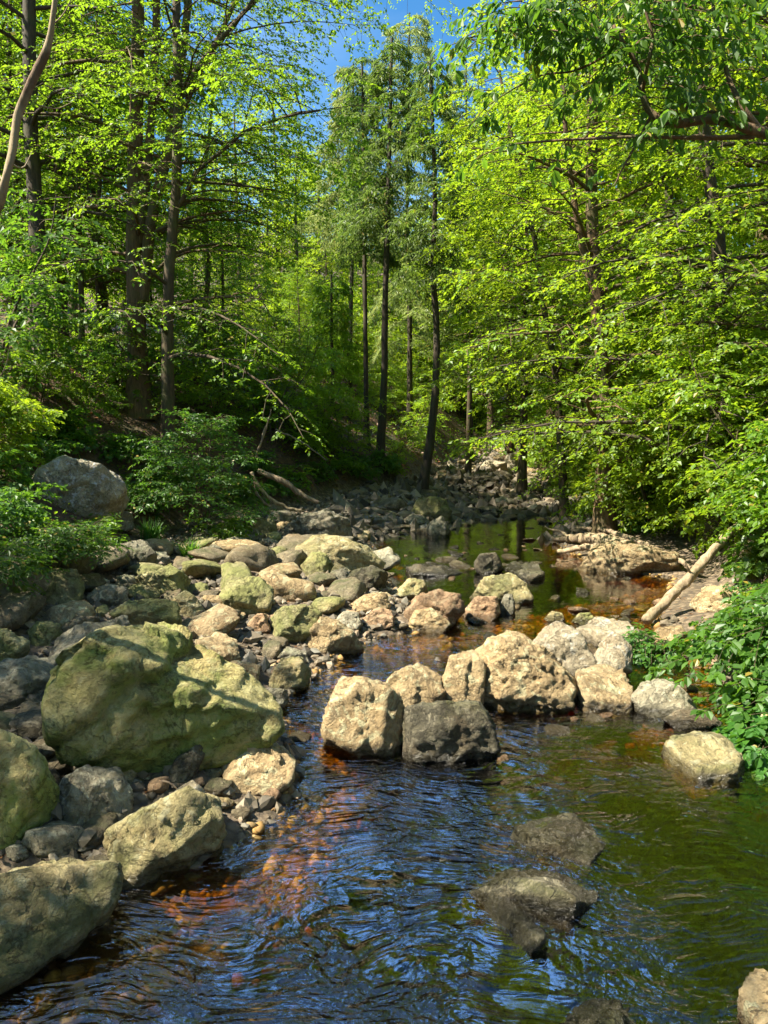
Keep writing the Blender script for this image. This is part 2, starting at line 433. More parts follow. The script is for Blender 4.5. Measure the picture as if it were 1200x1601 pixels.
def ground_mat():
    m, ns, ls = new_mat('stream bank ground')
    geo = ns.new('ShaderNodeNewGeometry')
    V = geo.outputs['Position']
    sp = ns.new('ShaderNodeSeparateXYZ'); ls.new(V, sp.inputs[0])
    n1 = noise(ns, ls, V, 1.3, 6, .6); n2 = noise(ns, ls, V, 9, 8, .7); n3 = noise(ns, ls, V, 45, 5, .7)
    vo = ns.new('ShaderNodeTexVoronoi'); inp(vo, 'Scale', 17.0); ls.new(V, vo.inputs['Vector'])
    vc = ns.new('ShaderNodeSeparateColor'); ls.new(vo.outputs['Color'], vc.inputs[0])
    gr = ramp(ns, [(0, (.06, .045, .028)), (.5, (.145, .105, .062)), (1, (.25, .19, .12))]); ls.new(vc.outputs[0], gr.inputs['Fac'])
    gravel = mixc(ns, ls, gr.outputs[0], (.06, .045, .03), mrange(ns, ls, vo.outputs['Distance'], .35, .75, 0, .8))
    soil = ramp(ns, [(.3, (.028, .017, .009)), (.5, (.075, .042, .020)), (.72, (.17, .095, .045))]); ls.new(n2.outputs['Fac'], soil.inputs['Fac'])
    s2 = mixc(ns, ls, soil.outputs[0], (.030, .050, .012), mrange(ns, ls, n1.outputs['Fac'], .52, .64, 0, .7))
    f = mrange(ns, ls, math2(ns, ls, 'ADD', sp.outputs['Z'], math2(ns, ls, 'MULTIPLY', n1.outputs['Fac'], .5)), .55, .95)
    c = mixc(ns, ls, gravel, s2, f)
    c = mixc(ns, ls, c, (.15, .08, .028), mrange(ns, ls, sp.outputs['Z'], .0, -.05, 0, .8))
    b = ns.new('ShaderNodeBsdfPrincipled'); ls.new(c, b.inputs['Base Color']); inp(b, 'Roughness', .9)
    h = math2(ns, ls, 'ADD', math2(ns, ls, 'MULTIPLY', vo.outputs['Distance'], -.6), math2(ns, ls, 'ADD', n2.outputs['Fac'], math2(ns, ls, 'MULTIPLY', n3.outputs['Fac'], .4)))
    bp = ns.new('ShaderNodeBump'); inp(bp, 'Strength', .9); inp(bp, 'Distance', .04); ls.new(h, bp.inputs['Height']); ls.new(bp.outputs[0], b.inputs['Normal'])
    o = ns.new('ShaderNodeOutputMaterial'); ls.new(b.outputs[0], o.inputs['Surface'])
    return m
M['ground'] = ground_mat()

def water_mat():
    m, ns, ls = new_mat('tannin water')
    geo = ns.new('ShaderNodeNewGeometry'); V = geo.outputs['Position']
    sp = ns.new('ShaderNodeSeparateXYZ'); ls.new(V, sp.inputs[0])
    mpn = ns.new('ShaderNodeMapping'); inp(mpn, 'Rotation', (0, 0, .35)); inp(mpn, 'Scale', (.55, 1.25, 1)); ls.new(V, mpn.inputs['Vector'])
    n0 = noise(ns, ls, V, 1.1, 2, .5)
    wv = ns.new('ShaderNodeVectorMath'); wv.operation = 'MULTIPLY_ADD'
    ls.new(n0.outputs['Color'], wv.inputs[0]); wv.inputs[1].default_value = (.7, .7, 0); ls.new(mpn.outputs[0], wv.inputs[2])
    n1 = noise(ns, ls, wv.outputs[0], 11.5, 1, .5, .9)
    n2 = noise(ns, ls, wv.outputs[0], 34, 2, .5, .5)
    n3 = noise(ns, ls, V, 2.4, 2, .5)
    h = math2(ns, ls, 'ADD', math2(ns, ls, 'MULTIPLY', n1.outputs['Fac'], 1.0), math2(ns, ls, 'MULTIPLY', n2.outputs['Fac'], .34))
    # livelier water in the near run, calm pools upstream
    calm = mrange(ns, ls, sp.outputs['Y'], 5.5, 9.5, 1.0, .16)
    vary = math2(ns, ls, 'MULTIPLY', mrange(ns, ls, n3.outputs['Fac'], .38, .62, .35, 1.2), mrange(ns, ls, sp.outputs['X'], .5, 1.6, 1.0, .38))
    st = math2(ns, ls, 'MULTIPLY', calm, vary)
    h = math2(ns, ls, 'MULTIPLY', h, st)
    bp = ns.new('ShaderNodeBump'); inp(bp, 'Strength', 1.0); inp(bp, 'Distance', .040); ls.new(h, bp.inputs['Height'])
    fr = ns.new('ShaderNodeFresnel'); inp(fr, 'IOR', 1.45); ls.new(bp.outputs[0], fr.inputs['Normal'])
    tr = ns.new('ShaderNodeBsdfTransparent')
    gl = ns.new('ShaderNodeBsdfGlossy'); inp(gl, 'Roughness', .0); ls.new(bp.outputs[0], gl.inputs['Normal'])
    mx = ns.new('ShaderNodeMixShader')
    ls.new(math2(ns, ls, 'MINIMUM', math2(ns, ls, 'ADD', math2(ns, ls, 'MULTIPLY', fr.outputs[0], 1.7), .07), .9), mx.inputs[0]); ls.new(tr.outputs[0], mx.inputs[1]); ls.new(gl.outputs[0], mx.inputs[2])
    va = ns.new('ShaderNodeVolumeAbsorption'); inp(va, 'Color', (1 - .13, 1 - .28, 0.0, 1)); inp(va, 'Density', 17.0)
    o = ns.new('ShaderNodeOutputMaterial'); ls.new(mx.outputs[0], o.inputs['Surface']); ls.new(va.outputs[0], o.inputs['Volume'])
    return m
M['water'] = water_mat()

# ------------------------------------------------------------------ terrain
shore_left_px = [(-60, 1525), (60, 1492), (165, 1450), (185, 1390), (260, 1368), (350, 1330), (410, 1295), (450, 1255), (472, 1210),
                 (455, 1165), (436, 1135), (440, 1100), (470, 1075), (505, 1045), (540, 1018), (590, 998), (640, 990), (690, 978),
                 (640, 945), (612, 915), (600, 880), (575, 848), (600, 832), (665, 826), (700, 812), (690, 790), (715, 768), (770, 756), (765, 745), (730, 733), (720, 722)]
shore_right_px = [(835, 722), (838, 742), (870, 768), (905, 795), (895, 828), (870, 850), (930, 885), (1050, 905), (1035, 950), (1030, 985), (1100, 1010), (1130, 1075), (1200, 1120), (1290, 1190), (1420, 1330)]
wp = [(-2.6, -8.0), (-1.9, 1.5)] + [tuple(G(*p)[:2]) for p in shore_left_px] + [tuple(G(*p)[:2]) for p in shore_right_px] + [(3.4, 2.0), (3.8, -8.0)]
WP = np.array(wp)
toeL = np.array([(-20, -3.6), (0, -3.2), (5, -2.7), (8.6, -2.9), (11, -3.3), (14, -2.2), (17.4, -.6), (21, .9), (26, 2.3), (32, 4), (45, 8), (160, 30)])
toeR = np.array([(-20, 4.4), (0, 3.9), (4, 3.6), (5.6, 3.35), (8, 3.7), (10, 4.3), (13, 4.5), (16.7, 4.4), (20, 4.9), (24, 6.0), (30, 8), (40, 13), (160, 70)])
bumps = [(G(960, 1060), .75, .42), (G(650, 960), .5, .30), (G(880, 985), .9, .33), (G(330, 1385), .8, .25), (G(490, 1262), .36, .30), (G(30, 1560), .55, .36),
         (G(1060, 1110), .6, .34), (G(390, 1335), .4, .16), (G(250, 1400), .6, .36), (G(950, 1120), .8, .40), (G(700, 1010), .5, .2), (G(600, 1180), .5, .25), (G(800, 1150), .6, .22), (G(1020, 1040), .6, .3), (G(820, 960), 1.6, .60), (G(960, 940), 1.0, .5), (G(760, 870), 1.8, .25), (G(780, 790), 3.0, .3),
         (G(620, 1110), .4, .2), (G(440, 1390), .5, .18)]

def sdist(x, y):
    x = np.asarray(x, float); y = np.asarray(y, float)
    d = np.full(x.shape, 1e9); ins = np.zeros(x.shape, bool)
    n = len(WP)
    for i in range(n):
        ax, ay = WP[i]; bx, by = WP[(i + 1) % n]
        ex, ey = bx - ax, by - ay
        t = np.clip(((x - ax) * ex + (y - ay) * ey) / (ex * ex + ey * ey), 0, 1)
        d = np.minimum(d, np.hypot(x - ax - t * ex, y - ay - t * ey))
        c = ((ay > y) != (by > y)) & (x < (bx - ax) * (y - ay) / (by - ay + 1e-12) + ax)
        ins ^= c
    return np.where(ins, -d, d)

def H(x, y):
    x = np.asarray(x, float); y = np.asarray(y, float)
    sd = sdist(x, y)
    inside = sd < 0
    t = np.clip(-sd / .95, 0, 1); dep = .78 * t * t * (3 - 2 * t) + .03 + .12 * np.clip(-sd, 0, .5)
    dep = dep + .7 * np.clip((x - .55) / .8, 0, 1) * np.clip((5.3 - y) / .8, 0, 1) * np.clip(-sd / .5, 0, 1)
    dep = dep * np.interp(y, [12.5, 15.5], [1, .22])
    add = 0
    for c, r, a in bumps:
        add = add + a * np.exp(-((x - c[0]) ** 2 + (y - c[1]) ** 2) / (2 * (r * .6) ** 2))
    bed = -dep + np.minimum(add, np.maximum(dep - .07, 0)) + .05 * pn2(x, y, 2.2, 3)
    bed = np.minimum(bed, -.02)
    so = np.maximum(sd, 0)
    out = .015 + .42 * (1 - np.exp(-so / 1.6)) + .05 * pn2(x, y, 1.7, 5) * np.clip(so * 2, 0, 1) + .02 * pn2(x, y, 6, 6) * np.clip(so * 3, 0, 1)
    out = np.maximum(out, .012)
    sl = np.interp(y, toeL[:, 0], toeL[:, 1]) - x
    sr = x - np.interp(y, toeR[:, 0], toeR[:, 1])
    def rise(s, k):
        s = np.maximum(s, 0)
        a = np.minimum(s, 4.2)
        return k * a * np.clip(s / .6, 0, 1) ** .5 + .16 * np.maximum(s - 4.2, 0)
    bank = rise(sl, .66) + rise(sr, .72)
    out = out + bank + np.clip(bank, 0, 1) * (.22 * pn2(x, y, .8, 9) + .10 * pn2(x, y, 2.5, 10))
    far = np.maximum(y - 42, 0) * .22
    bed = bed + np.maximum(y - 20.5, 0) * .05
    return np.where(inside, bed, np.maximum(out, .02 + np.maximum(y - 20.5, 0) * .05)) + far
xs = 3.0 * np.sinh(np.linspace(-4.5, 4.5, 440)) + .3
ys = 6.0 + 4.0 * np.sinh(np.linspace(-2.9, 4.4, 470))
X, Y = np.meshgrid(xs, ys, indexing='ij')
Z = H(X, Y)
def HG(x, y):
    """bilinear height of the built ground sheet"""
    x = np.asarray(x, float); y = np.asarray(y, float)
    a = np.clip((np.arcsinh((x - .3) / 3.0) + 4.5) / 9.0 * 439, 0, 438.999)
    b = np.clip((np.arcsinh((y - 6.0) / 4.0) + 2.9) / 7.3 * 469, 0, 468.999)
    i = a.astype(int); j = b.astype(int); f = a - i; g = b - j
    return (Z[i, j] * (1 - f) + Z[i + 1, j] * f) * (1 - g) + (Z[i, j + 1] * (1 - f) + Z[i + 1, j + 1] * f) * g
def h1(x, y): return float(HG(np.array([x]), np.array([y]))[0])

def hit(px, py, water=True):
    d = ray(px, py)
    t = np.linspace(1.5, 60, 1500)
    P = CAMV + d[None, :] * t[:, None]
    hh = HG(P[:, 0], P[:, 1])
    if water: hh = np.maximum(hh, 0)
    k = np.argmax(P[:, 2] <= hh)
    if P[k, 2] > hh[k]: k = len(t) - 1
    return P[k]

nx, ny = X.shape
idx = np.arange(nx * ny).reshape(nx, ny)
q = np.stack([idx[:-1, :-1], idx[1:, :-1], idx[1:, 1:], idx[:-1, 1:]], -1).reshape(-1, 4)
tag(link("ground", mesh_np("ground", np.stack([X, Y, Z], -1).reshape(-1, 3), q, M['ground'], True)), "brown forest floor and gravelly stream bank", "ground", kind='structure')

bx = [(-14, -8.5, -2.5), (14, -8.5, -2.5), (14, 44, -2.5), (-14, 44, -2.5), (-14, -8.5, 0), (14, -8.5, 0), (14, 44, 0), (-14, 44, 0)]
bf = [(0, 3, 2, 1), (4, 5, 6, 7), (0, 1, 5, 4), (1, 2, 6, 5), (2, 3, 7, 6), (3, 0, 4, 7)]
tag(link("water", mesh_np("water", bx, np.array(bf), M['water'])), "clear tea-brown stream water reflecting sky and trees", "stream", kind='structure')

# ------------------------------------------------------------------ rocks
_ico = {}
def ico(sub):
    if sub not in _ico:
        bm = bmesh.new(); bmesh.ops.create_icosphere(bm, subdivisions=sub, radius=1)
        V = np.array([v.co[:] for v in bm.verts]); F = np.array([[v.index for v in f.verts] for f in bm.faces]); bm.free()
        V /= np.linalg.norm(V, axis=1)[:, None]
        _ico[sub] = (V, F)
    return _ico[sub]

def hull2(P):
    P = sorted(map(tuple, P))
    def half(pts):
        h = []
        for p in pts:
            while len(h) > 1 and (h[-1][0] - h[-2][0]) * (p[1] - h[-2][1]) - (h[-1][1] - h[-2][1]) * (p[0] - h[-2][0]) <= 0: h.pop()
            h.append(p)
        return h[:-1]
    return np.array(half(P) + half(P[::-1]))

FACET = [.85]
def rock_verts(ab, C, sub, rng, rough=.05, p=16, ledge=.0, crease=()):
    """ab: outline (a,b) in metres round (0,0); C: half depth. returns local verts in (a,b,c) and faces"""
    hu = hull2(ab)
    A = np.abs(hu[:, 0]).max(); B = np.abs(hu[:, 1]).max()
    hn = hu / [A, B]
    n = len(hn); pl = []
    for i in range(n):
        p0, p1 = hn[i], hn[(i + 1) % n]
        e = p1 - p0; nn = np.array([e[1], -e[0]]); L = np.linalg.norm(nn)
        if L < 1e-6: continue
        nn /= L; d = nn @ p0
        if d < 0: nn, d = -nn, -d
        d = max(d, .12)
        pl.append((nn[0], nn[1], 0, d))
        for sgn in (1, -1):
            if rng.rand() < .42:
                ph = math.radians(rng.uniform(24, 60)); k = rng.uniform(.45, .80)
                pl.append((nn[0] * math.cos(ph), nn[1] * math.cos(ph), sgn * math.sin(ph), d * math.cos(ph) + k * math.sin(ph)))
    for sgn in (1, -1):
        a, b = rng.uniform(-.25, .25, 2)
        v = np.array([a, b + .12, sgn]); v /= np.linalg.norm(v)
        pl.append((*v, .97))
    for _ in range(3):
        v = rng.normal(size=3); v /= np.linalg.norm(v)
        pl.append((*v, rng.uniform(.80, 1.0)))
    pl = np.array(pl)
    V, F = ico(sub)
    q_ = np.maximum(V @ pl[:, :3].T, 0) / pl[:, 3]
    r = (q_ ** p).sum(1) ** (-1.0 / p)
    P = V * r[:, None] * [A, B, C]
    S = (A * B * C) ** (1 / 3.)
    sd = int(rng.randint(0, 900))
    n1 = pn(P * 1.4 / S, sd); n2 = pn(P * 3.4 / S, sd + 1); n3 = pn(P * 8.0 / S, sd + 2); n4 = pn(P * 19 / S, sd + 3)
    # tilted strata give stepped ledges and grooves
    ax = rng.normal(size=3) * [.5, 1, .5]; ax /= np.linalg.norm(ax)
    st = (P @ ax) / S * 3.2 + .7 * n1
    saw = (st - np.floor(st))
    led = np.where(saw < .85, saw / .85, (1 - saw) / .15) - .5
    rid = -np.clip(1 - np.abs(n2) * 7, 0, 1) ** 1.5
    disp = S * (rough * (.9 * n1 + .75 * n2 + .55 * n3 + .32 * n4) + rough * (.9 * rid - .45 * np.clip(1 - np.abs(n3) * 5, 0, 1) ** 2) + ledge * led)
    # piecewise planar facets
    for nc, fa in ((int(26), .30), (int(110), .20)):
        Cn = V[rng.randint(0, len(V), nc)] * r[rng.randint(0, len(V), nc)][:, None]
        Q = V * r[:, None] + .06 * np.stack([n2, n3, n1], 1)
        d2 = ((Q[:, None, :] - Cn[None]) ** 2).sum(2); kk = d2.argmin(1)
        rv = rng.normal(size=(nc, 3)) * .5
        fac = ((Q - Cn[kk]) * rv[kk]).sum(1)
        disp = disp + S * fa * np.clip(fac, -.22, .22) * FACET[0]
    for (a0, b0, a1, b1, amp) in crease:
        e = np.array([a1 - a0, b1 - b0]); e /= np.linalg.norm(e)
        s_ = ((P[:, 0] / A - a0) * -e[1] + (P[:, 1] / B - b0) * e[0]) + .10 * n2 + .05 * n3
        disp = disp + S * amp * (1 / (1 + np.exp(-s_ * 26)) - .5) - S * abs(amp) * .8 * np.exp(-(s_ * 22) ** 2)
    N = P / [A * A, B * B, C * C]; N /= np.linalg.norm(N, axis=1)[:, None]
    return P + N * disp[:, None], F

FOOT = []
def rock_flat(poly, mat, label, seed, thick=.16, top=.07, name='boulder', sub=5, rough=.05, ledge=.012):
    """a low slab: the polygon is its footprint on the ground or water"""
    rng = np.random.RandomState(seed)
    c = np.mean(poly, 0); z0 = max(float(hit(*c)[2]), 0.0)
    F2 = np.array([G(x, y, z0 + top * .4)[:2] for x, y in poly])
    cc = (F2.max(0) + F2.min(0)) / 2
    L, F = rock_verts(F2 - cc, thick / 2, sub, rng, rough, 34, ledge)
    zc = z0 + top - thick / 2
    V_ = np.stack([L[:, 0], L[:, 1], L[:, 2] + thick * .15 * pn(L * [2.2, 2.2, 0] + .3, seed) * 2], 1)
    o = link(name, mesh_np(name, V_, F, R[mat], True), None, (cc[0], cc[1], zc))
    tag(o, label, name)
    FOOT.append((cc[0], cc[1], np.ptp(F2[:, 0]) * .45))
    return o
def rock(poly, mat, label, seed, dr=.8, name='boulder', cat=None, sub=5, rough=.045, ledge=.014, group=None, bury=1.35, p=34, lift=0.0, crease=()):
    rng = np.random.RandomState(seed)
    poly = np.array(poly, float)
    x0, x1 = poly[:, 0].min(), poly[:, 0].max(); y1 = poly[:, 1].max(); y0 = poly[:, 1].min()
    P0 = hit((x0 + x1) / 2, y1 - lift)
    zc0 = (P0 - CAMV) @ FWD
    W = (x1 - x0) / FPX * zc0
    Dp = dr * W
    zc = zc0 + Dp * .36
    k = zc / FPX
    cpx = np.array([(x0 + x1) / 2, (y0 + y1) / 2])
    c3 = CAMV + ray(*cpx) * zc
    w = ray(*cpx); w /= np.linalg.norm(w)
    r = np.cross(w, [0, 0, 1]); r /= np.linalg.norm(r); u = np.cross(r, w)
    ab = (poly - cpx) * [k, -k]
    ab[:, 1] = np.where(ab[:, 1] < 0, ab[:, 1] * bury, ab[:, 1])
    L, F = rock_verts(ab, Dp / 2, sub, rng, rough, p, ledge, crease)
    Pw = c3 + L[:, :1] * r + L[:, 1:2] * u - L[:, 2:3] * w
    base = np.array([c3[0], c3[1], max(Pw[:, 2].min(), h1(c3[0], c3[1]))])
    o = link(name, mesh_np(name, Pw - base, F, R[mat], True), None, base)
    tag(o, label, cat or name, group)
    FOOT.append((c3[0], c3[1], W * .5))
    return o

HERO = [
 # poly, material, label, depth ratio, opts
 ([(92,1075),(128,1022),(208,980),(262,992),(375,1058),(428,1112),(432,1138),(380,1165),(270,1188),(195,1198),(130,1165)], 'green', "largest boulder, green with algae, ridged and cracked, on the left bank beside the water", .75, dict(sub=6, rough=.026, ledge=.035, p=34, crease=[(-.6, -.15, .25, .45, .12), (-.9, -.6, .5, -.40, .05), (.25, -.2, .6, .4, -.04), (-.3, -.9, .45, -.1, .03)])),
 ([(60,1035),(95,1008),(165,984),(215,990),(180,1030),(110,1060)], 'grey', "flat grey slab tucked behind the top left of the largest green boulder", .7, dict(flat=(0.35, 0.22))),
 ([(-90,1150),(0,1143),(38,1163),(70,1225),(88,1272),(40,1300),(-30,1320),(-90,1310)], 'green', "green boulder cut off by the left edge of the picture, above the corner slab", .7, dict(sub=5)),
 ([(84,1252),(100,1212),(138,1198),(188,1214),(204,1248),(196,1274),(160,1280),(100,1272)], 'grey', "rounded dark grey boulder just below the largest green boulder", .8, dict(sub=5)),
 ([(168,1312),(175,1286),(252,1254),(290,1240),(340,1262),(348,1312),(335,1336),(222,1362),(180,1364)], 'olive', "angular olive tan boulder at the water's edge in front of the gravel", .6, dict(sub=5, rough=.05)),
 ([(252,1256),(272,1236),(300,1224),(320,1240),(318,1262),(270,1268)], 'pale', "small pale rounded stone leaning on the back of the angular olive boulder", .7, {}),
 ([(-100,1372),(0,1368),(70,1362),(150,1378),(186,1387),(180,1432),(165,1448),(100,1482),(0,1502),(-100,1512)], 'olive', "broad flat-topped olive boulder in the lower left corner, lapped by water", .55, dict(sub=5, rough=.05)),
 ([(346,1192),(385,1154),(430,1164),(464,1194),(450,1220),(420,1232),(358,1225)], 'tan', "sandy wedge-shaped rock on the shore right below the largest boulder", .8, dict(sub=5)),
 ([(420,1062),(440,1030),(468,1028),(486,1050),(482,1070),(452,1082),(425,1080)], 'olive', "brown-grey block on the gravel spit right of the largest boulder", .8, {}),
 ([(434,1026),(448,1012),(478,1020),(484,1036),(450,1034)], 'grey', "small grey stone perched behind the brown-grey block", .7, {}),
 ([(474,1002),(500,964),(528,972),(552,988),(566,1010),(545,1020),(505,1022)], 'tan', "sunlit triangular tan rock at the head of the near run", .8, dict(sub=5)),
 ([(418,970),(440,950),(478,946),(502,960),(496,988),(455,1006),(422,988)], 'mossy', "mossy green and tan rock beside the triangular tan rock", .8, dict(sub=5)),
 ([(386,975),(402,960),(420,960),(422,984),(398,988)], 'pink', "small pinkish stone touching the left of the mossy tan rock", .8, {}),
 ([(174,956),(200,938),(240,936),(276,946),(281,992),(250,994),(214,984)], 'mossy', "square mossy block with a sunny top, just behind the largest boulder", .8, dict(sub=5)),
 ([(344,932),(360,906),(408,904),(426,926),(420,954),(372,962)], 'mossy', "mossy yellow-green rock with a sunlit crest in the middle of the left bank", .8, dict(sub=5)),
 ([(64,914),(84,888),(118,892),(129,920),(116,946),(76,938)], 'mossy', "yellow-green mossy stone under the low bush at far left", .8, {}),
 ([(214,900),(268,884),(296,908),(288,930),(230,928)], 'mossy', "dark mossy stone below the grass clump on the left bank", .8, {}),
 ([(134,930),(168,912),(202,924),(196,946),(146,952)], 'grey', "grey-green stone between the yellow-green stone and the square mossy block", .8, {}),
 ([(180,872),(190,849),(224,845),(244,868),(240,890),(196,894)], 'grey', "pale grey rounded stone left of the grass clump", .8, dict(sub=5)),
 ([(54,765),(66,730),(106,714),(150,727),(190,754),(198,782),(180,802),(100,808),(60,790)], 'lichen', "big pale grey boulder high on the left slope among bushes", .8, dict(sub=5, rough=.06)),
 ([(158,806),(176,796),(204,802),(208,824),(172,830)], 'grey', "small grey stone right under the big pale boulder on the slope", .8, {}),
 ([(44,985),(60,971),(94,977),(97,1004),(52,1010)], 'mossy', "mossy grey stone at far left, above the grey slab", .8, {}),
 ([(96,978),(122,964),(154,968),(156,986),(112,998)], 'cobble', "low brown stone right of the mossy grey stone at far left", .8, {}),
 ([(-30,984),(10,984),(42,1008),(40,1034),(-30,1040)], 'mossy', "mossy stone on the left edge of the picture beneath ferns", .8, {}),
 ([(-20,1052),(30,1036),(84,1038),(90,1064),(30,1084),(-20,1086)], 'grey', "long grey slab at the left edge behind the cobble pile", .7, dict(flat=(0.3, 0.15))),
 ([(162,1208),(190,1190),(218,1200),(218,1222),(180,1228)], 'olive', "small olive stone between the dark grey boulder and the largest boulder", .8, {}),
 ([(248,1212),(280,1182),(312,1166),(322,1182),(296,1214),(262,1222)], 'dark', "thin dark slab wedged under the front of the largest boulder", .7, {}),
 ([(304,1010),(330,998),(368,994),(376,1018),(330,1032)], 'tan', "flat tan slab lying on the gravel behind the largest boulder", .8, dict(flat=(0.2, 0.1))),
 ([(334,1040),(370,1034),(404,1044),(402,1066),(360,1068)], 'tan', "tan stone half sunk in gravel by the right shoulder of the largest boulder", .8, {}),
 ([(404,1092),(424,1076),(448,1080),(450,1098),(428,1112)], 'grey', "grey slab at the waterline by the right tip of the largest boulder", .8, {}),
 ([(270,936),(290,922),(306,934),(320,954),(308,964),(276,958)], 'olive', "olive wedge stone right of the square mossy block", .8, {}),
 ([(390,838),(400,812),(424,808),(434,824),(428,840)], 'mossy', "rounded green-grey stone near the driftwood roots", .8, {}),
 ([(438,832),(468,806),(508,797),(544,814),(552,838),(500,852),(452,848)], 'grey', "broad pale grey rock beyond the left bank cobbles, near the driftwood", .7, dict(sub=5, rough=.06)),
 ([(464,856),(490,838),(520,837),(562,850),(602,876),(590,892),(520,890),(470,882)], 'olive', "long ridge-backed tan and moss rock pointing at the upper pool", .6, dict(sub=5, rough=.05)),
 ([(470,884),(488,864),(508,866),(522,884),(514,902),(480,900)], 'mossy', "mossy lump at the near left end of the long ridge-backed rock", .8, {}),
 ([(538,906),(552,892),(580,885),(606,896),(602,918),(560,924)], 'dark', "dark rounded rock under the right end of the long ridge-backed rock", .8, {}),
 ([(506,908),(520,892),(540,888),(552,904),(536,916)], 'grey', "small grey stone left of the dark rounded rock", .8, {}),
 ([(548,944),(570,930),(602,926),(612,946),(590,958),(558,956)], 'tan', "sunlit tan stone on the spit beside the upper pool", .8, {}),
 ([(522,972),(538,956),(560,958),(566,976),(548,990)], 'grey', "grey-tan stone just above the triangular tan rock", .8, {}),
 ([(566,968),(590,950),(612,954),(616,976),(584,984)], 'pink', "pinkish stone on the bar between the two pools", .8, {}),
 ([(632,958),(652,934),(680,924),(718,930),(727,954),(704,974),(650,984)], 'pink', "largest pinkish tan rock on the bar between the pools", .8, dict(sub=5)),
 ([(636,978),(648,956),(674,950),(706,974),(690,987),(642,986)], 'tan', "tan rock against the front of the largest pinkish rock", .6, {}),
 ([(614,926),(640,905),(662,908),(672,930),(630,938)], 'olive', "olive stone behind the largest pinkish rock", .8, {}),
 ([(722,958),(742,934),(776,932),(782,956),(764,968),(730,968)], 'pink', "smooth rounded tan rock right of the largest pinkish rock", .8, {}),
 ([(734,934),(758,904),(798,897),(822,912),(833,930),(820,940),(780,942)], 'olive', "tan and olive rock in the shallows with two stones at its foot", .8, dict(sub=5)),
 ([(780,950),(788,930),(800,928),(806,952),(796,962),(784,960)], 'grey', "small upright stone below the tan and olive rock in the shallows", .8, {}),
 ([(741,884),(750,867),(774,864),(788,888),(766,900),(746,896)], 'dark', "dark rounded rock standing in the upper pool", .8, {}),
 ([(634,888),(652,876),(690,880),(722,892),(700,898),(642,898)], 'dark', "low flat dark rock in the upper pool", .6, dict(flat=(0.2, 0.08))),
 ([(788,884),(812,872),(840,884),(852,900),(830,908),(796,902)], 'dark', "flat dark stone right of the rounded rock in the upper pool", .7, dict(flat=(0.2, 0.08))),
 ([(739,1060),(748,1020),(770,1002),(802,995),(850,1020),(882,1044),(898,1068),(892,1092),(866,1110),(800,1107),(745,1096)], 'tan', "large sunlit tan boulder in mid-stream, overhanging on its right", .75, dict(sub=6, rough=.042, ledge=.03, crease=[(-.9, -.55, .9, -.7, .07), (-.5, .2, .3, .75, .05)])),
 ([(690,1062),(704,1026),(738,1016),(758,1040),(756,1106),(708,1108)], 'tan', "pale tan rock pressed against the left of the large sunlit boulder", .8, dict(sub=5)),
 ([(828,1012),(850,985),(872,974),(906,990),(932,1028),(936,1052),(876,1056)], 'pale', "very pale sun-bleached rock behind the large sunlit boulder", .8, dict(sub=5, rough=.055)),
 ([(928,1030),(944,1000),(964,990),(986,1010),(988,1042),(944,1060)], 'pale', "sun-bleached rock with a green cleft, right of the very pale rock", .8, {}),
 ([(898,984),(930,970),(964,974),(1012,984),(1018,1008),(960,1012)], 'pale', "long pale slab across the bar in front of the leaning log", .6, dict(flat=(0.3, 0.16))),
 ([(1004,1004),(1028,984),(1062,976),(1076,998),(1062,1014),(1020,1018)], 'tan', "rounded tan rock at the foot of the leaning log", .8, {}),
 ([(898,1072),(930,1054),(966,1052),(992,1076),(986,1100),(912,1102)], 'tan', "low flat tan rock in orange shallows right of the large sunlit boulder", .8, dict(flat=(0.3, 0.15))),
 ([(988,1096),(1004,1074),(1036,1062),(1066,1075),(1088,1100),(1076,1117),(1000,1114)], 'grey', "grey lichen-spotted rock in the orange shallows near the leafy bank", .8, dict(sub=5)),
 ([(503,1158),(512,1110),(528,1062),(578,1064),(622,1084),(634,1112),(622,1162),(560,1177),(513,1176)], 'tan', "tall sandy block standing in mid-stream with a pitted lit face", .75, dict(sub=5, rough=.06)),
 ([(594,1078),(618,1052),(652,1037),(690,1058),(697,1090),(672,1112),(620,1108)], 'tan', "sandy rock with dark streaks behind the dark grey block in mid-stream", .8, dict(sub=5)),
 ([(629,1134),(640,1110),(690,1098),(744,1098),(766,1126),(782,1162),(768,1186),(680,1188),(634,1172)], 'dark', "dark grey block in the middle of the stream, front of the cluster", .7, dict(sub=5, rough=.05)),
 ([(570,1154),(584,1128),(602,1122),(622,1128),(630,1150),(622,1176),(580,1176)], 'olive', "small rounded brown stone between the sandy block and the dark grey block", .8, {}),
 ([(1034,1168),(1060,1157),(1142,1158),(1168,1188),(1152,1210),(1090,1210)], 'olive', "low olive rock in dark water under the bright leaves at right", .6, dict(flat=(0.26, 0.12))),
 ([(798,1304),(826,1276),(890,1270),(950,1298),(962,1334),(922,1346),(860,1328)], 'mottle', "mottled rock with a tan nose breaking the near water, upper of the group", .6, dict(flat=(0.22, 0.062))),
 ([(720,1384),(760,1354),(828,1348),(890,1358),(924,1372),(938,1402),(896,1424),(780,1412)], 'mottle', "widest dark mottled rock in the near water, middle of the group", .5, dict(flat=(0.22, 0.062))),
 ([(752,1410),(790,1386),(830,1400),(856,1440),(864,1470),(826,1486),(780,1446)], 'mottle', "dark half-sunk rock on the near side of the widest mottled rock", .6, dict(flat=(0.26, 0.075))),
 ([(862,1600),(900,1560),(938,1538),(968,1548),(1002,1592),(1000,1650),(862,1650)], 'mottle', "grey mottled rock at the bottom edge of the picture", .7, dict(flat=(0.22, 0.062))),
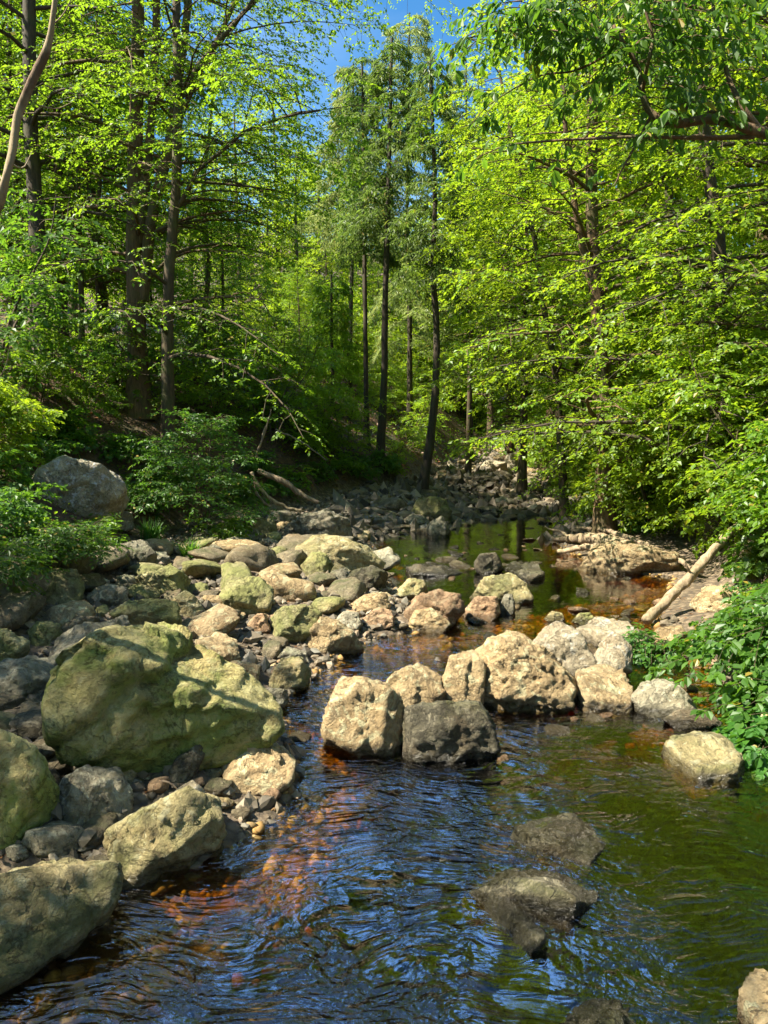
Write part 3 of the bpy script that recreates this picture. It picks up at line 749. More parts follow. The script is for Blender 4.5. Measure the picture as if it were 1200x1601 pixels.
 ([(1154,1570),(1180,1550),(1220,1548),(1270,1570),(1260,1640),(1190,1630)], 'tan', "tan rock in the lower right corner of the picture", .7, dict(flat=(0.22, 0.1))),
 ([(638,808),(652,782),(674,776),(696,782),(705,798),(698,814),(650,817)], 'mossy', "round grey-green rock at the far end of the upper pool's left shore", .8, {}),
 ([(664,832),(672,816),(690,807),(703,826),(700,838),(670,840)], 'grey', "grey stone standing at the left edge of the upper pool", .8, {}),
 ([(903,892),(930,862),(960,850),(1002,852),(1050,862),(1060,884),(1000,898),(920,898)], 'tan', "knobbly tan rock under the driftwood on the right shore", .6, dict(sub=5, rough=.07)),
 ([(784,736),(792,712),(810,706),(824,718),(822,738)], 'pale', "bright rounded rock at the far bend of the stream", .8, {}),
 ([(742,738),(760,720),(790,722),(794,738)], 'pale', "bright flat rock left of the rounded one at the far bend", .8, {}),
 ([(1030,722),(1040,686),(1064,678),(1092,690),(1096,724),(1060,734)], 'tan', "tan rock face showing through leaves on the right bank", .8, dict(rough=.06)),
 ([(1026,770),(1040,742),(1078,736),(1100,752),(1090,776)], 'tan', "lower tan rock face on the right bank under the leaves", .8, dict(rough=.06)),
 ([(1060,664),(1078,644),(1104,642),(1110,668),(1080,676)], 'tan', "topmost tan outcrop on the right bank", .8, dict(rough=.06)),
 ([(1080,945),(1100,926),(1140,918),(1200,930),(1230,950),(1180,962),(1100,960)], 'tan', "long tan rock on the right bank behind the leaning log", .5, dict(rough=.055)),
 ([(1040,1128),(1060,1112),(1100,1108),(1124,1124),(1110,1140),(1060,1140)], 'dark', "dark low stone in the shaded water by the right bank", .7, {}),
 ([(850,968),(862,956),(878,958),(884,970),(866,974)], 'olive', "small olive stone in the orange shallows behind the pale rocks", .8, {}),
 ([(894,972),(904,960),(922,958),(930,968),(916,976)], 'mossy', "small yellow-green stone in the orange shallows behind the pale slab", .8, {}),
]
for i, (poly, mat, label, dr, opt) in enumerate(HERO):
    if 'flat' in opt: rock_flat(poly, mat, label, 100 + i * 7, *opt['flat'])
    else: rock(poly, mat, label, 100 + i * 7, dr, **opt)

# shared stone shapes for the scattered ones
STONE = {}
def stone_variants():
    rng = np.random.RandomState(5)
    for mat in ('cobble', 'grey', 'mossy', 'tan', 'dark', 'pink'):
        STONE[mat] = []
        for k in range(4):
            n = 8; th = np.sort(rng.uniform(0, 2 * np.pi, n)); th = np.arange(n) * 2 * np.pi / n + rng.uniform(-.3, .3, n)
            ab = np.stack([np.cos(th), np.sin(th)], 1) * rng.uniform(.75, 1, n)[:, None]
            L, F = rock_verts(ab, .8, 3, rng, .085, 30, .02)
            # a -> x, c -> y, b -> z
            STONE[mat].append(mesh_np('stone', np.stack([L[:, 0], L[:, 2], L[:, 1]], 1), F, R[mat], True))
stone_variants()

def scatter(poly_px, n, smin, smax, mats, label, group, seed, flat=(.35, .65), tries=60, name='stone', gap=.75, power=2.0):
    rng = np.random.RandomState(seed)
    pp = np.array(poly_px, float)
    x0, y0 = pp.min(0); x1, y1 = pp.max(0)
    made = 0; cnt = 0
    from_poly = pp
    def inside(x, y):
        c = False
        for i in range(len(pp)):
            a, b = pp[i], pp[(i + 1) % len(pp)]
            if (a[1] > y) != (b[1] > y) and x < (b[0] - a[0]) * (y - a[1]) / (b[1] - a[1]) + a[0]: c = not c
        return c
    sizes = np.sort(smin + (smax - smin) * rng.rand(n) ** power)[::-1]
    for s in sizes:
        for _ in range(tries):
            x, y = rng.uniform(x0, x1), rng.uniform(y0, y1)
            if not inside(x, y): continue
            P = hit(x, y)
            if any((P[0] - fx) ** 2 + (P[1] - fy) ** 2 < (gap * (fr + s)) ** 2 for fx, fy, fr in FOOT): continue
            mt = mats[rng.randint(len(mats))]
            o = link(name, STONE[mt][rng.randint(4)])
            f = rng.uniform(*flat)
            hz = h1(P[0], P[1])
            z = hz + s * f * rng.uniform(.15, .55)
            if hz < 0: z = min(max(z, -s * f * .15), s * f * .3)
            o.location = (P[0], P[1], z)
            o.rotation_euler = (rng.uniform(-.3, .3), rng.uniform(-.3, .3), rng.uniform(0, 6.28))
            o.scale = (s * rng.uniform(.85, 1.3), s * rng.uniform(.7, 1.0), s * f)
            tag(o, label, 'stone', group)
            FOOT.append((P[0], P[1], s))
            break

LB = ['mossy', 'cobble', 'grey', 'cobble', 'tan']
scatter([(0,900),(200,880),(390,800),(560,830),(610,920),(600,990),(540,960),(420,940),(330,1000),(260,930),(100,990),(0,1000)], 100, .10, .38, LB, "shaded grey-green stone in the jumble of cobbles on the upper left bank", "stones of the upper left bank", 11)
scatter([(0,1060),(90,1070),(140,1180),(90,1220),(100,1280),(180,1280),(170,1350),(60,1350),(0,1340)], 44, .045, .15, ['grey', 'cobble', 'cobble', 'dark'], "grey stone in the dark cobble pile left of and below the largest green boulder", "stones of the lower left cobble pile", 12)
scatter([(200,1200),(340,1170),(360,1240),(440,1240),(380,1290),(345,1260),(220,1240)], 16, .03, .09, ['tan', 'cobble', 'pink'], "small stone on the gravel strip between the olive boulder and the sandy wedge rock", "small stones of the gravel strip", 13)
scatter([(280,960),(420,1000),(420,1060),(560,1000),(630,985),(560,930),(430,900),(300,930)], 26, .05, .14, ['tan', 'pink', 'olive' if 'olive' in STONE else 'tan', 'cobble'], "sunlit tan stone on the gravel spit between the left bank and the bar", "sunlit stones of the gravel spit", 14)
scatter([(600,800),(640,765),(700,750),(740,728),(840,732),(850,752),(905,780),(900,830),(840,800),(760,800),(720,830),(640,850)], 84, .12, .40, ['cobble', 'grey', 'dark', 'cobble'], "grey cobble breaking the surface of the far riffle below the trees", "cobbles of the far riffle", 15, flat=(.3, .6))
scatter([(625,820),(700,800),(860,800),(890,830),(850,860),(860,890),(640,900)], 26, .07, .22, ['dark', 'cobble', 'cobble', 'tan'], "dark flat stone breaking the surface of the green upper pool", "stones of the upper pool", 19, flat=(.2, .4))
scatter([(620,870),(860,850),(940,890),(1050,905),(1030,985),(900,1000),(720,1000),(700,940)], 36, .05, .17, ['cobble', 'tan', 'dark', 'pink'], "brown stone scattered in the orange shallows between the pools", "stones of the orange shallows", 16, flat=(.3, .6))
scatter([(660,760),(740,705),(830,712),(830,745),(700,750)], 26, .16, .42, ['tan', 'tan', 'pink', 'tan'], "sunlit boulder of the heap at the far bend", "sunlit boulders at the far bend", 17)
scatter([(430,1130),(700,1180),(780,1190),(1000,1120),(1100,1110),(1100,1040),(960,1110),(720,1110),(500,1180)], 12, .04, .12, ['cobble', 'pink', 'tan'], "small wet stone awash around the mid-stream boulders", "wet stones round the mid-stream boulders", 18, flat=(.25, .5))

# pebbles and bed cobbles nobody could count
def unit(v): return v / (np.linalg.norm(v, axis=-1, keepdims=True) + 1e-9)
def pebbles(name, pts, sizes, seed, label, sub=1, flat=(.4, .8), sink=.3, ang=.20, smooth=False, mat='pebble'):
    rng = np.random.RandomState(seed)
    V, F = ico(sub); n = len(pts)
    sc_ = np.stack([sizes * rng.uniform(.8, 1.4, n), sizes * rng.uniform(.6, 1, n), sizes * rng.uniform(*flat, n)], 1)
    L = V[None] * (1 + ang * rng.normal(size=(n, len(V), 1))) / (np.abs(V)[None] @ unit(rng.uniform(.2, 1, (n, 3)))[:, :, None]) ** .6 * .9
    L = L * sc_[:, None, :]
    a = rng.uniform(0, 6.28, n); b = rng.normal(0, .3, n)
    ca, sa, cb, sb = np.cos(a)[:, None], np.sin(a)[:, None], np.cos(b)[:, None], np.sin(b)[:, None]
    x, y, z = L[..., 0], L[..., 1], L[..., 2]
    y, z = y * cb - z * sb, y * sb + z * cb
    x, y = x * ca - y * sa, x * sa + y * ca
    hz = HG(pts[:, 0], pts[:, 1])
    W = np.stack([x + pts[:, :1], y + pts[:, 1:2], z + (hz + sizes * sink)[:, None]], -1).reshape(-1, 3)
    FF = (F[None] + (np.arange(n) * len(V))[:, None, None]).reshape(-1, 3)
    rd = np.repeat(rng.rand(n), len(F))
    return tag(link(name, mesh_np(name, W, FF, M[mat], smooth, rd)), label, 'gravel', kind='stuff')
rg = np.random.RandomState(21)
def rand_zone(n, xr, yr, test):
    out = []
    while sum(map(len, out)) < n:
        y = yr[0] + (yr[1] - yr[0]) * rg.rand(n) ** 1.3; x = rg.uniform(*xr, n)
        k = test(x, y); out.append(np.stack([x[k], y[k]], 1))
    return np.concatenate(out)[:n]
dry = rand_zone(7500, (-3.6, 3), (2.5, 17), lambda x, y: (sdist(x, y) > -.05) & (x > np.interp(y, toeL[:, 0], toeL[:, 1]) - .2) & (x < np.interp(y, toeR[:, 0], toeR[:, 1]) + .3))
pebbles('gravel', dry, .012 + .055 * rg.rand(len(dry)) ** 3 + .0, 31, "mixed gravel and small pebbles filling the gaps of the left bank")
wet_ = rand_zone(11000, (-3, 4), (2.0, 13), lambda x, y: sdist(x, y) < .05)
pebbles('streambed_gravel', wet_, .011 + .045 * rg.rand(len(wet_)) ** 2.5, 32, "orange-brown cobbles of the stream bed seen through the water", flat=(.3, .55), sink=.1, ang=.13, smooth=True, mat='bed')
farp = rand_zone(4200, (-1, 8), (13, 36), lambda x, y: (sdist(x, y) > -9) & (x > np.interp(y, toeL[:, 0], toeL[:, 1]) - .2) & (x < np.interp(y, toeR[:, 0], toeR[:, 1]) + .6))
pebbles('riffle_gravel', farp, .05 + .13 * rg.rand(len(farp)) ** 2, 33, "small grey cobbles lining the far riffle", flat=(.4, .8), sink=.3)

# ------------------------------------------------------------------ foliage engine
def unit(v): return v / (np.linalg.norm(v, axis=-1, keepdims=True) + 1e-9)

def leaves_from_twigs(S, E, N, k, L, Wd, rng, simple=True, droop=.25, ntilt=.35, fwd=.55, side=True):
    """S,E,N (n,3) twig start, end, plane normal -> verts, quads, rnd"""
    n = len(S)
    t = ((np.arange(k) + .6) / k)[None, :, None] + rng.uniform(-.06, .06, (n, k, 1))
    d = unit(E - S)[:, None, :]
    P = S[:, None, :] + (E - S)[:, None, :] * t
    s = unit(np.cross(d, N[:, None, :]))
    sg = np.where(np.arange(k) % 2 == 0, 1, -1)[None, :, None]
    ld = unit(d * fwd + s * sg * (1 - (np.arange(k) == k - 1) * .8)[None, :, None] + rng.normal(0, .22, (n, k, 3)) + np.array([0, 0, -droop]))
    nn = unit(N[:, None, :] + rng.normal(0, ntilt, (n, k, 3)))
    lw = unit(np.cross(ld, nn)); nn = np.cross(lw, ld)
    ll = (L * rng.uniform(.45, 1.4, (n, k, 1))); ww = ll * (Wd / L) * .5
    if simple:
        v0 = P; v2 = P + ld * ll
        v1 = P + ld * ll * .45 + lw * ww + nn * ll * .10; v3 = P + ld * ll * .45 - lw * ww + nn * ll * .10
        V = np.stack([v0, v1, v2, v3], 2).reshape(-1, 3)
        F = np.arange(len(V)).reshape(-1, 4)
        r = rng.rand(n * k)
    else:
        f = nn * ll * .07
        v0 = P; v3 = P + ld * ll - nn * ll * .12
        v1 = P + ld * ll * .28 + lw * ww * .85 + f; v2 = P + ld * ll * .66 + lw * ww * .8 + f
        v5 = P + ld * ll * .28 - lw * ww * .85 + f; v4 = P + ld * ll * .66 - lw * ww * .8 + f
        V = np.stack([v0, v1, v2, v3, v4, v5], 2).reshape(-1, 3)
        b = np.arange(n * k)[:, None] * 6
        F = np.concatenate([b + [0, 1, 2, 3], b + [0, 3, 4, 5]], 1).reshape(-1, 4)
        r = np.repeat(rng.rand(n * k), 2)
    return V, F, r

class Plant:
    def __init__(s, seed):
        s.rng = np.random.RandomState(seed); s.wood = Tubes(); s.limb = Tubes(); s.S, s.E, s.N = [], [], []
    def stem(s, pts, r0, r1, k=8, n=None, flare=True):
        P = resample(pts, n or max(8, len(pts) * 4))
        t = np.linspace(0, 1, len(P)); r = r0 + (r1 - r0) * t
        if flare: r = r * (1 + .7 * np.exp(-t * 22))
        s.wood.add(P, r, k, .06, s.rng)
        return P, r
    def branch(s, p0, az, el, length, r0, nsub=8, sublen=.45, twl=.34, twig_step=.2, flat=True, wig=.10, droop=.35, tw_tubes=True, bend=None, side_up=0.0):
        """a limb with side branches carrying flat sprays of twigs"""
        rng = s.rng
        m = 7; P = [np.array(p0, float)]
        e = el; a = az; st = length / (m - 1)
        for i in range(m - 1):
            d = np.array([math.cos(a) * math.cos(e), math.sin(a) * math.cos(e), math.sin(e)])
            P.append(P[-1] + d * st)
            e += -droop * (1.0 / (m - 1)) * 1.6 + rng.normal(0, wig * .6); a += rng.normal(0, wig * 1.6)
        P = np.array(P)
        t = np.linspace(0, 1, m)
        s.limb.add(P, r0 * (1 - .88 * t), 5)
        T = unit(np.gradient(P, axis=0))
        upv = np.array([0, 0, 1.0])
        n_ = nsub
        for j in range(n_):
            tt = .18 + .82 * (j + rng.rand()) / n_
            x = tt * (m - 1); i = min(int(x), m - 2); f = x - i
            q = P[i] * (1 - f) + P[i + 1] * f; dd = T[i]
            sd_ = unit(np.cross(dd, upv)); sg = 1 if j % 2 else -1
            sl = max(.18, sublen * length * (1.05 - tt) * rng.uniform(.7, 1.2) + .22)
            db = unit(dd * rng.uniform(.5, .9) + sd_ * sg * rng.uniform(.7, 1.1) + upv * (side_up + rng.normal(0, .14)))
            mid = q + db * sl * .55 + upv * .02 * sl
            en = q + unit(db + np.array([0, 0, -.22])) * sl
            if tw_tubes: s.limb.add(np.array([q, mid, en]), [r0 * .28, r0 * .18, .003], 3)
            s.spray(np.array([q, mid, en]), sl, twl, twig_step)
        s.spray(P[-3:], np.linalg.norm(P[-1] - P[-3]), twl, twig_step)
    def spray(s, Q, sl, twl, step):
        rng = s.rng
        k = max(2, int(sl / step))
        t = (np.arange(k) + rng.rand(k)) / k
        t = np.append(t, .97)
        x = np.clip(t * 2, 0, 1.999); i = x.astype(int); f = (x - i)[:, None]
        q = Q[i] * (1 - f) + Q[i + 1] * f
        d = unit(Q[i + 1] - Q[i]); sd_ = unit(np.cross(d, [0, 0, 1.0]))
        sg = np.where(np.arange(len(t)) % 2 == 0, 1, -1)[:, None]
        w = np.ones((len(t), 1)); w[-1] = .05
        db = unit(d * .75 + sd_ * sg * .8 * w + rng.normal(0, .12, (len(t), 3)))
        L = twl * rng.uniform(.6, 1.25, (len(t), 1)) * (1.05 - .45 * t[:, None])
        s.S.append(q); s.E.append(q + db * L + np.array([0, 0, -.08]) * L)
        s.N.append(unit(np.array([0, 0, 1.0]) + rng.normal(0, .22, (len(t), 3)) + .25 * d * [[1, 1, 0]]))
    def crown(s, k, L, Wd, simple=True, **kw):
        return leaves_from_twigs(np.concatenate(s.S), np.concatenate(s.E), np.concatenate(s.N), k, L, Wd, s.rng, simple, **kw)

def finish_plant(pl, name, label, cat, base, leafmat, barkmat, k, L, Wd, simple=True, group=None, crown_name='crown', wood_name='trunk', limb_name='branches', twigs=False, **kw):
    base = np.array(base, float)
    root = link(name, None, None, base)
    tag(root, label, cat, group)
    V, F, r = pl.crown(k, L, Wd, simple, **kw)
    if pl.wood.n:
        o = link(wood_name, pl.wood.mesh(wood_name, M[barkmat], .012, 3), root)
        o.data.transform(__import__('mathutils').Matrix.Translation(-Vector(base)))
    if twigs:
        S = np.concatenate(pl.S); E = np.concatenate(pl.E)
        for a, b in zip(S, E): pl.limb.add(np.array([a, b]), [.0035, .0015], 3)
    if pl.limb.n:
        o = link(limb_name, pl.limb.mesh(limb_name, M[barkmat]), root)
        o.data.transform(__import__('mathutils').Matrix.Translation(-Vector(base)))
    link(crown_name, mesh_np(crown_name, V - base, F, M[leafmat], False, r), root)
    return root

def on_path(P, t):
    x = t * (len(P) - 1); i = min(int(x), len(P) - 2); f = x - i
    return P[i] * (1 - f) + P[i + 1] * f

def pxpath(pts, Y, jit=0.0, rng=None):
    return [AT(x, y, Y + (rng.uniform(-jit, jit) if rng is not None and i > 0 else 0)) for i, (x, y) in enumerate(pts)]

def root_on_ground(pts):
    p = np.array(pts[0]); p[2] = h1(p[0], p[1]) - .1
    return [p] + [np.array(q) for q in pts[1:] if q[2] > p[2] + .3]

# --- beech-like tree along a pixel path
def tree_px(name, label, stems, Y, nl, z0, lmax, leafmat, barkmat, seed, k=9, L=.060, Wd=.041, el=(.1, .7), azc=None, azs=math.pi, group=None, simple=True, prof=None, nsub=11, cat='tree', droop=.45, twl=.36):
    rng = np.random.RandomState(seed)
    pl = Plant(seed + 1)
    paths = []
    for j, (pp, w0, w1) in enumerate(stems):
        pts = pxpath(pp, Y)
        if j == 0: pts = root_on_ground(pts)
        P, r = pl.stem(pts, w0 / 2 / FPX * Y, w1 / 2 / FPX * Y, 9, flare=(j == 0))
        paths.append((P, r))
    base = paths[0][0][0].copy(); base[2] += .1
    for i in range(nl):
        P, r = paths[i % len(paths)]
        t = (i + rng.rand()) / nl
        zmin = base[2] + z0
        zz = zmin + (P[-1][2] - zmin) * t
        if zz < P[0][2]: zz = P[0][2] + rng.rand() * (P[-1][2] - P[0][2])
        ti = np.interp(zz, P[:, 2], np.linspace(0, 1, len(P)))
        p0 = on_path(P, ti); rr = np.interp(ti, np.linspace(0, 1, len(r)), r)
        az = (i * 2.399 + rng.normal(0, .4)) if azc is None else azc + rng.uniform(-azs, azs)
        f = prof(t) if prof else (1 - .55 * t)
        pl.branch(p0, az, rng.uniform(*el), lmax * f * rng.uniform(.7, 1.1), max(.012, rr * .38), nsub=nsub, droop=droop, twl=twl)
    return finish_plant(pl, name, label, cat, base, leafmat, barkmat, k, L, Wd, simple, group)

# LEFT BANK TREES ---------------------------------------------------
tree_px('beech_tree', "dark straight single trunk at far left, bare low down, rooted high on the slope",
        [([(68, 565), (63, 480), (56, 350), (48, 200), (46, 60), (45, -120), (46, -420)], 27, 14)], 14.0, 30, 2.6, 3.2, 'leaf_mid', 'bark_dark', 41, el=(.05, .6))
tree_px('beech_tree', "thick multi-stemmed tree with brown trunk forking upward on the left slope",
        [([(216, 615), (213, 500), (209, 400), (211, 250), (214, 100), (216, -100), (220, -380)], 31, 13),
         ([(222, 470), (236, 345), (262, 235), (278, 130), (290, 40), (305, -120)], 19, 9),
         ([(216, 380), (230, 260), (240, 130), (246, -60), (250, -300)], 16, 8), ([(262, 235), (300, 140), (350, 40), (400, -80), (440, -200)], 10, 4)], 14.5, 62, 1.8, 3.3, 'leaf_mid', 'bark_warm', 43, el=(0, .6))
tree_px('beech_tree', "slender forked tree right of the thick one with a long arching side limb",
        [([(258, 600), (262, 480), (268, 380), (275, 280), (278, 160), (275, 40), (278, -150), (280, -330)], 18, 9),
         ([(272, 330), (292, 300), (306, 270), (345, 238), (385, 205), (450, 182), (500, 172)], 8, 3), ([(278, 160), (320, 90), (380, 20), (440, -60), (480, -130)], 9, 4)], 13.4, 66, 1.2, 3.5, 'leaf_mid', 'bark', 47, azc=-.1, azs=2.2, el=(0, .5))
for j, (pts, w, lab) in enumerate([
    ([(128, 575), (126, 420), (122, 260), (128, 90), (130, -80)], 9, "thin pale sapling between the dark single trunk and the thick forked tree"),
    ([(160, 560), (150, 400), (158, 240), (152, 60), (150, -80)], 7, "thinnest sapling close to the left side of the thick forked tree"),
    ([(24, 520), (30, 400), (22, 250), (14, 100), (18, -60)], 11, "sapling left of the dark single trunk at the picture's left edge"),
    ([(322, 620), (318, 500), (326, 420), (318, 300), (330, 180), (336, 60)], 8, "dark sapling right of the slender forked tree"),
    ([(96, 540), (104, 430), (98, 300), (108, 160), (100, 10)], 7, "crooked sapling right beside the dark single trunk")]):
    tree_px('sapling', lab, [(pts, w, w * .5)], 15.5 + j * .6, 14, 1.2, 1.9, 'leaf_mid', 'bark', 60 + j, el=(0, .5), nsub=8, cat='sapling')

# dead leaning limb in front at the upper left
def dead_limb():
    pl = Plant(71)
    Y = 4.0
    pts = [AT(-190, 900, Y), AT(-120, 640, Y), AT(-55, 430, Y), AT(0, 300, Y), AT(12, 262, Y), AT(24, 190, Y), AT(44, 130, Y), AT(66, 75, Y), AT(80, 20, Y), AT(92, -60, Y), AT(120, -250, Y)]
    pts[0][2] = h1(pts[0][0], pts[0][1]) - .05
    P, r = pl.stem(pts, .028, .012, 9, 60)
    base = P[0].copy(); limbs = []
    for (a, b, c, w) in (((14, 255), (36, 262), (50, 236), .006), ((60, 165), (88, 170), (112, 160), .004), ((10, 290), (-10, 260), (-22, 215), .008), ((75, 45), (100, 20), (118, -20), .005)):
        tb = Tubes(); tb.add(resample([AT(*a, Y), AT(*b, Y + .1), AT(*c, Y + .15)], 8), np.linspace(w, .0015, 8), 5); limbs.append(tb)
    root = link('dead_tree', None, None, base)
    tag(root, "dead leaning trunk with peeling pale bark in the upper left corner", "dead tree")
    from mathutils import Matrix
    o = link('trunk', pl.wood.mesh('trunk', M['bark_peel'], .03, 5, 7.0), root); o.data.transform(Matrix.Translation(-Vector(base)))
    for tb in limbs:
        o = link('branch', tb.mesh('branch', M['bark_peel']), root); o.data.transform(Matrix.Translation(-Vector(base)))
dead_limb()

# CENTRE: thin conifers ----------------------------------------------
def conifer_px(label, pp, w0, w1, Y, z0, lmax, mat, seed, nl, L=.13, k=8, droop=.55, step=.10):
    pl = Plant(seed); rng = pl.rng
    P, r = pl.stem(root_on_ground(pxpath(pp, Y)), w0 / 2 / FPX * Y, w1 / 2 / FPX * Y, 8)
    base = P[0].copy(); base[2] += .1
    for i in range(nl):
        t = (i + rng.rand()) / nl
        z = base[2] + z0 + (P[-1][2] - base[2] - z0) * t
        ti = np.interp(z, P[:, 2], np.linspace(0, 1, len(P)))
        pl.branch(on_path(P, ti), i * 2.399 + rng.normal(0, .5), rng.uniform(-.25, .15), lmax * (1 - .70 * t) * rng.uniform(.6, 1.15), .012, nsub=9, sublen=.34, twl=.30, twig_step=step, droop=droop, wig=.08)
    return finish_plant(pl, 'conifer', label, 'tree', base, mat, 'bark_dark', k, L, .035, True, None, droop=.6, ntilt=.6)
conifer_px("leftmost of three thin conifers at the middle of the picture, perfectly straight", [(573, 716), (572, 600), (570, 450), (569, 300), (567, 180), (566, 90)], 9, 3, 21.0, 5.0, 1.05, 'needle', 81, 32)
conifer_px("middle thin conifer with a slightly bowed dark trunk and the widest foot", [(592, 722), (600, 600), (602, 470), (606, 330), (609, 200), (612, 60)], 13, 4, 20.0, 5.6, 1.15, 'needle', 82, 38)
conifer_px("curved thin trunk leaning over the stream, right of the other two conifers", [(658, 765), (672, 690), (681, 600), (682, 500), (676, 420), (680, 320), (676, 200), (672, 90)], 14, 4, 18.6, 4.8, 1.15, 'needle', 83, 34)
conifer_px("small dark spruce filling the gap left of the three thin conifers", [(520, 690), (520, 600), (518, 520), (518, 430)], 8, 3, 23, .4, 1.2, 'leaf_mid', 84, 30, droop=.6)
conifer_px("feathery tall conifer behind the thin conifers whose pale top stands against the sky", [(640, 740), (640, 500), (636, 300), (640, 20)], 10, 2, 26, 3.0, 2.0, 'needle_pale', 85, 56, L=.15)
conifer_px("second pale-topped conifer just right of the sky-high one", [(735, 720), (733, 500), (730, 300), (728, 90)], 9, 2, 27, 4.0, 1.8, 'needle_pale', 86, 44, L=.15)
conifer_px("pale conifer crown left of the sky-high one, under the sky gap", [(545, 700), (548, 500), (552, 300), (552, 100)], 9, 2, 27, 5.0, 1.9, 'needle_pale', 87, 44, L=.17)

# RIGHT BANK TREES -----------------------------------------------------
tree_px('beech_tree', "brown-trunked beech in the middle of the right bank, trunk showing between leafy sprays",
        [([(952, 690), (944, 600), (934, 480), (926, 380), (925, 200), (930, 0), (932, -200)], 26, 12),
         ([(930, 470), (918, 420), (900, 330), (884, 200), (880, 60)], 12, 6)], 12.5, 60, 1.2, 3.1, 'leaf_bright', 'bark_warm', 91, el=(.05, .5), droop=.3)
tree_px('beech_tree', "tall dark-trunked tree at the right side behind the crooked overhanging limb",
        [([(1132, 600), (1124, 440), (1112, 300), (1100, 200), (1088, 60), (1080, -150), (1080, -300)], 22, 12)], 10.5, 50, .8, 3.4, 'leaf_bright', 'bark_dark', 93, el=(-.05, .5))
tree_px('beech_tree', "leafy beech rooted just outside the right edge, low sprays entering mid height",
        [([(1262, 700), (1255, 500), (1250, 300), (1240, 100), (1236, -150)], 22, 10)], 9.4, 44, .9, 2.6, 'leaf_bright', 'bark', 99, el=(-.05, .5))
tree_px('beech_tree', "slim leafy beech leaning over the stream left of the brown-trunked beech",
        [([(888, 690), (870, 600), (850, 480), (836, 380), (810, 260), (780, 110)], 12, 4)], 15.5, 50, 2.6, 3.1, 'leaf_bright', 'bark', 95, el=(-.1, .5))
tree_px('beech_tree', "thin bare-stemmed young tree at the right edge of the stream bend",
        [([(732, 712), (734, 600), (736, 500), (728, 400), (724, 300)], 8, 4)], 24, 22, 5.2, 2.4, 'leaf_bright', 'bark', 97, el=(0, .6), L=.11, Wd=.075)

# overhanging tree, rooted outside the right edge of the picture
def overhang():
    pl = Plant(101); Y = 4.6
    px = lambda *p: [AT(x, y, Y + d) for x, y, d in p]
    tr = px((1500, 1000, .2), (1440, 700, .2), (1390, 420, .2), (1320, 250, .1), (1250, 214, 0), (1195, 208, 0), (1150, 192, 0), (1105, 186, .05), (1060, 192, .1), (1020, 176, .15), (1006, 150, .15), (1000, 112, .2), (984, 78, .2), (960, 40, .3))
    tr[0][2] = h1(tr[0][0], tr[0][1]) - .1
    P, r = pl.stem(tr, .046, .010, 9, 70, flare=False)
    base = P[0].copy()
    sub = [([(1190, 205, 0), (1160, 165, 0), (1138, 120, .1), (1128, 70, .1), (1116, 20, .2), (1105, -60, .3)], 0.018, .008),
           ([(1062, 190, .1), (1085, 150, .2), (1110, 140, .3), (1150, 150, .4)], .010, .004),
           ([(1155, 212, 0), (1120, 214, -.1), (1085, 212, -.1), (1070, 216, -.1)], .010, .004),
           ([(1180, 214, 0), (1100, 216, .1), (1000, 214, .1), (900, 218, .2), (800, 226, .2), (760, 240, .3)], .014, .003),
           ([(1020, 176, .15), (1000, 215, .2), (975, 260, .2), (960, 290, .2)], .010, .003),
           ([(1005, 140, .15), (1012, 100, 0), (1020, 60, 0), (1010, 20, 0), (1000, -30, 0)], .012, .006),
           ([(984, 78, .2), (940, 62, .3), (890, 52, .3), (840, 46, .4), (780, 48, .5), (720, 62, .5)], .012, .003),
           ([(1116, 20, .2), (1060, 6, .2), (1000, 2, .1), (930, -6, .1), (860, 8, .1), (800, 26, .2)], .012, .003),
           ([(960, 80, .3), (900, 110, .4), (840, 120, .5), (770, 160, .5), (735, 195, .5)], .008, .002)]
    paths = []
    for pp, a, b in sub:
        Q = resample(px(*pp), 24); pl.limb.add(Q, np.linspace(a, b, 24), 6, .05, pl.rng); paths.append(Q)
    rng = pl.rng
    def sp(Q, n, l, lo=.3):
        for i in range(n):
            t = lo + (1 - lo) * rng.rand()
            q = on_path(Q, t); a = rng.uniform(0, 6.28)
            d = np.array([math.cos(a), math.sin(a) * .8, rng.uniform(-.35, .15)]); sl = l * rng.uniform(.5, 1.1)
            QQ = np.array([q, q + d * sl * .5, q + (d + [0, 0, -.15]) * sl])
            pl.limb.add(QQ, [.004, .003, .0015], 3)
            pl.spray(QQ, sl, .20, .11)
    sp(paths[0], 26, .55); sp(paths[6], 30, .45, .05); sp(paths[7], 34, .45, .0); sp(paths[5], 12, .5, .3); sp(paths[3], 3, .25, .6); sp(paths[8], 3, .25, .5)
    sp(P[40:], 26, .45, .0)
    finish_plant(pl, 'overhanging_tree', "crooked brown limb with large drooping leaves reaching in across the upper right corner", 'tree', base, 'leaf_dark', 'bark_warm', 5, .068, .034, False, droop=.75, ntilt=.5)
overhang()

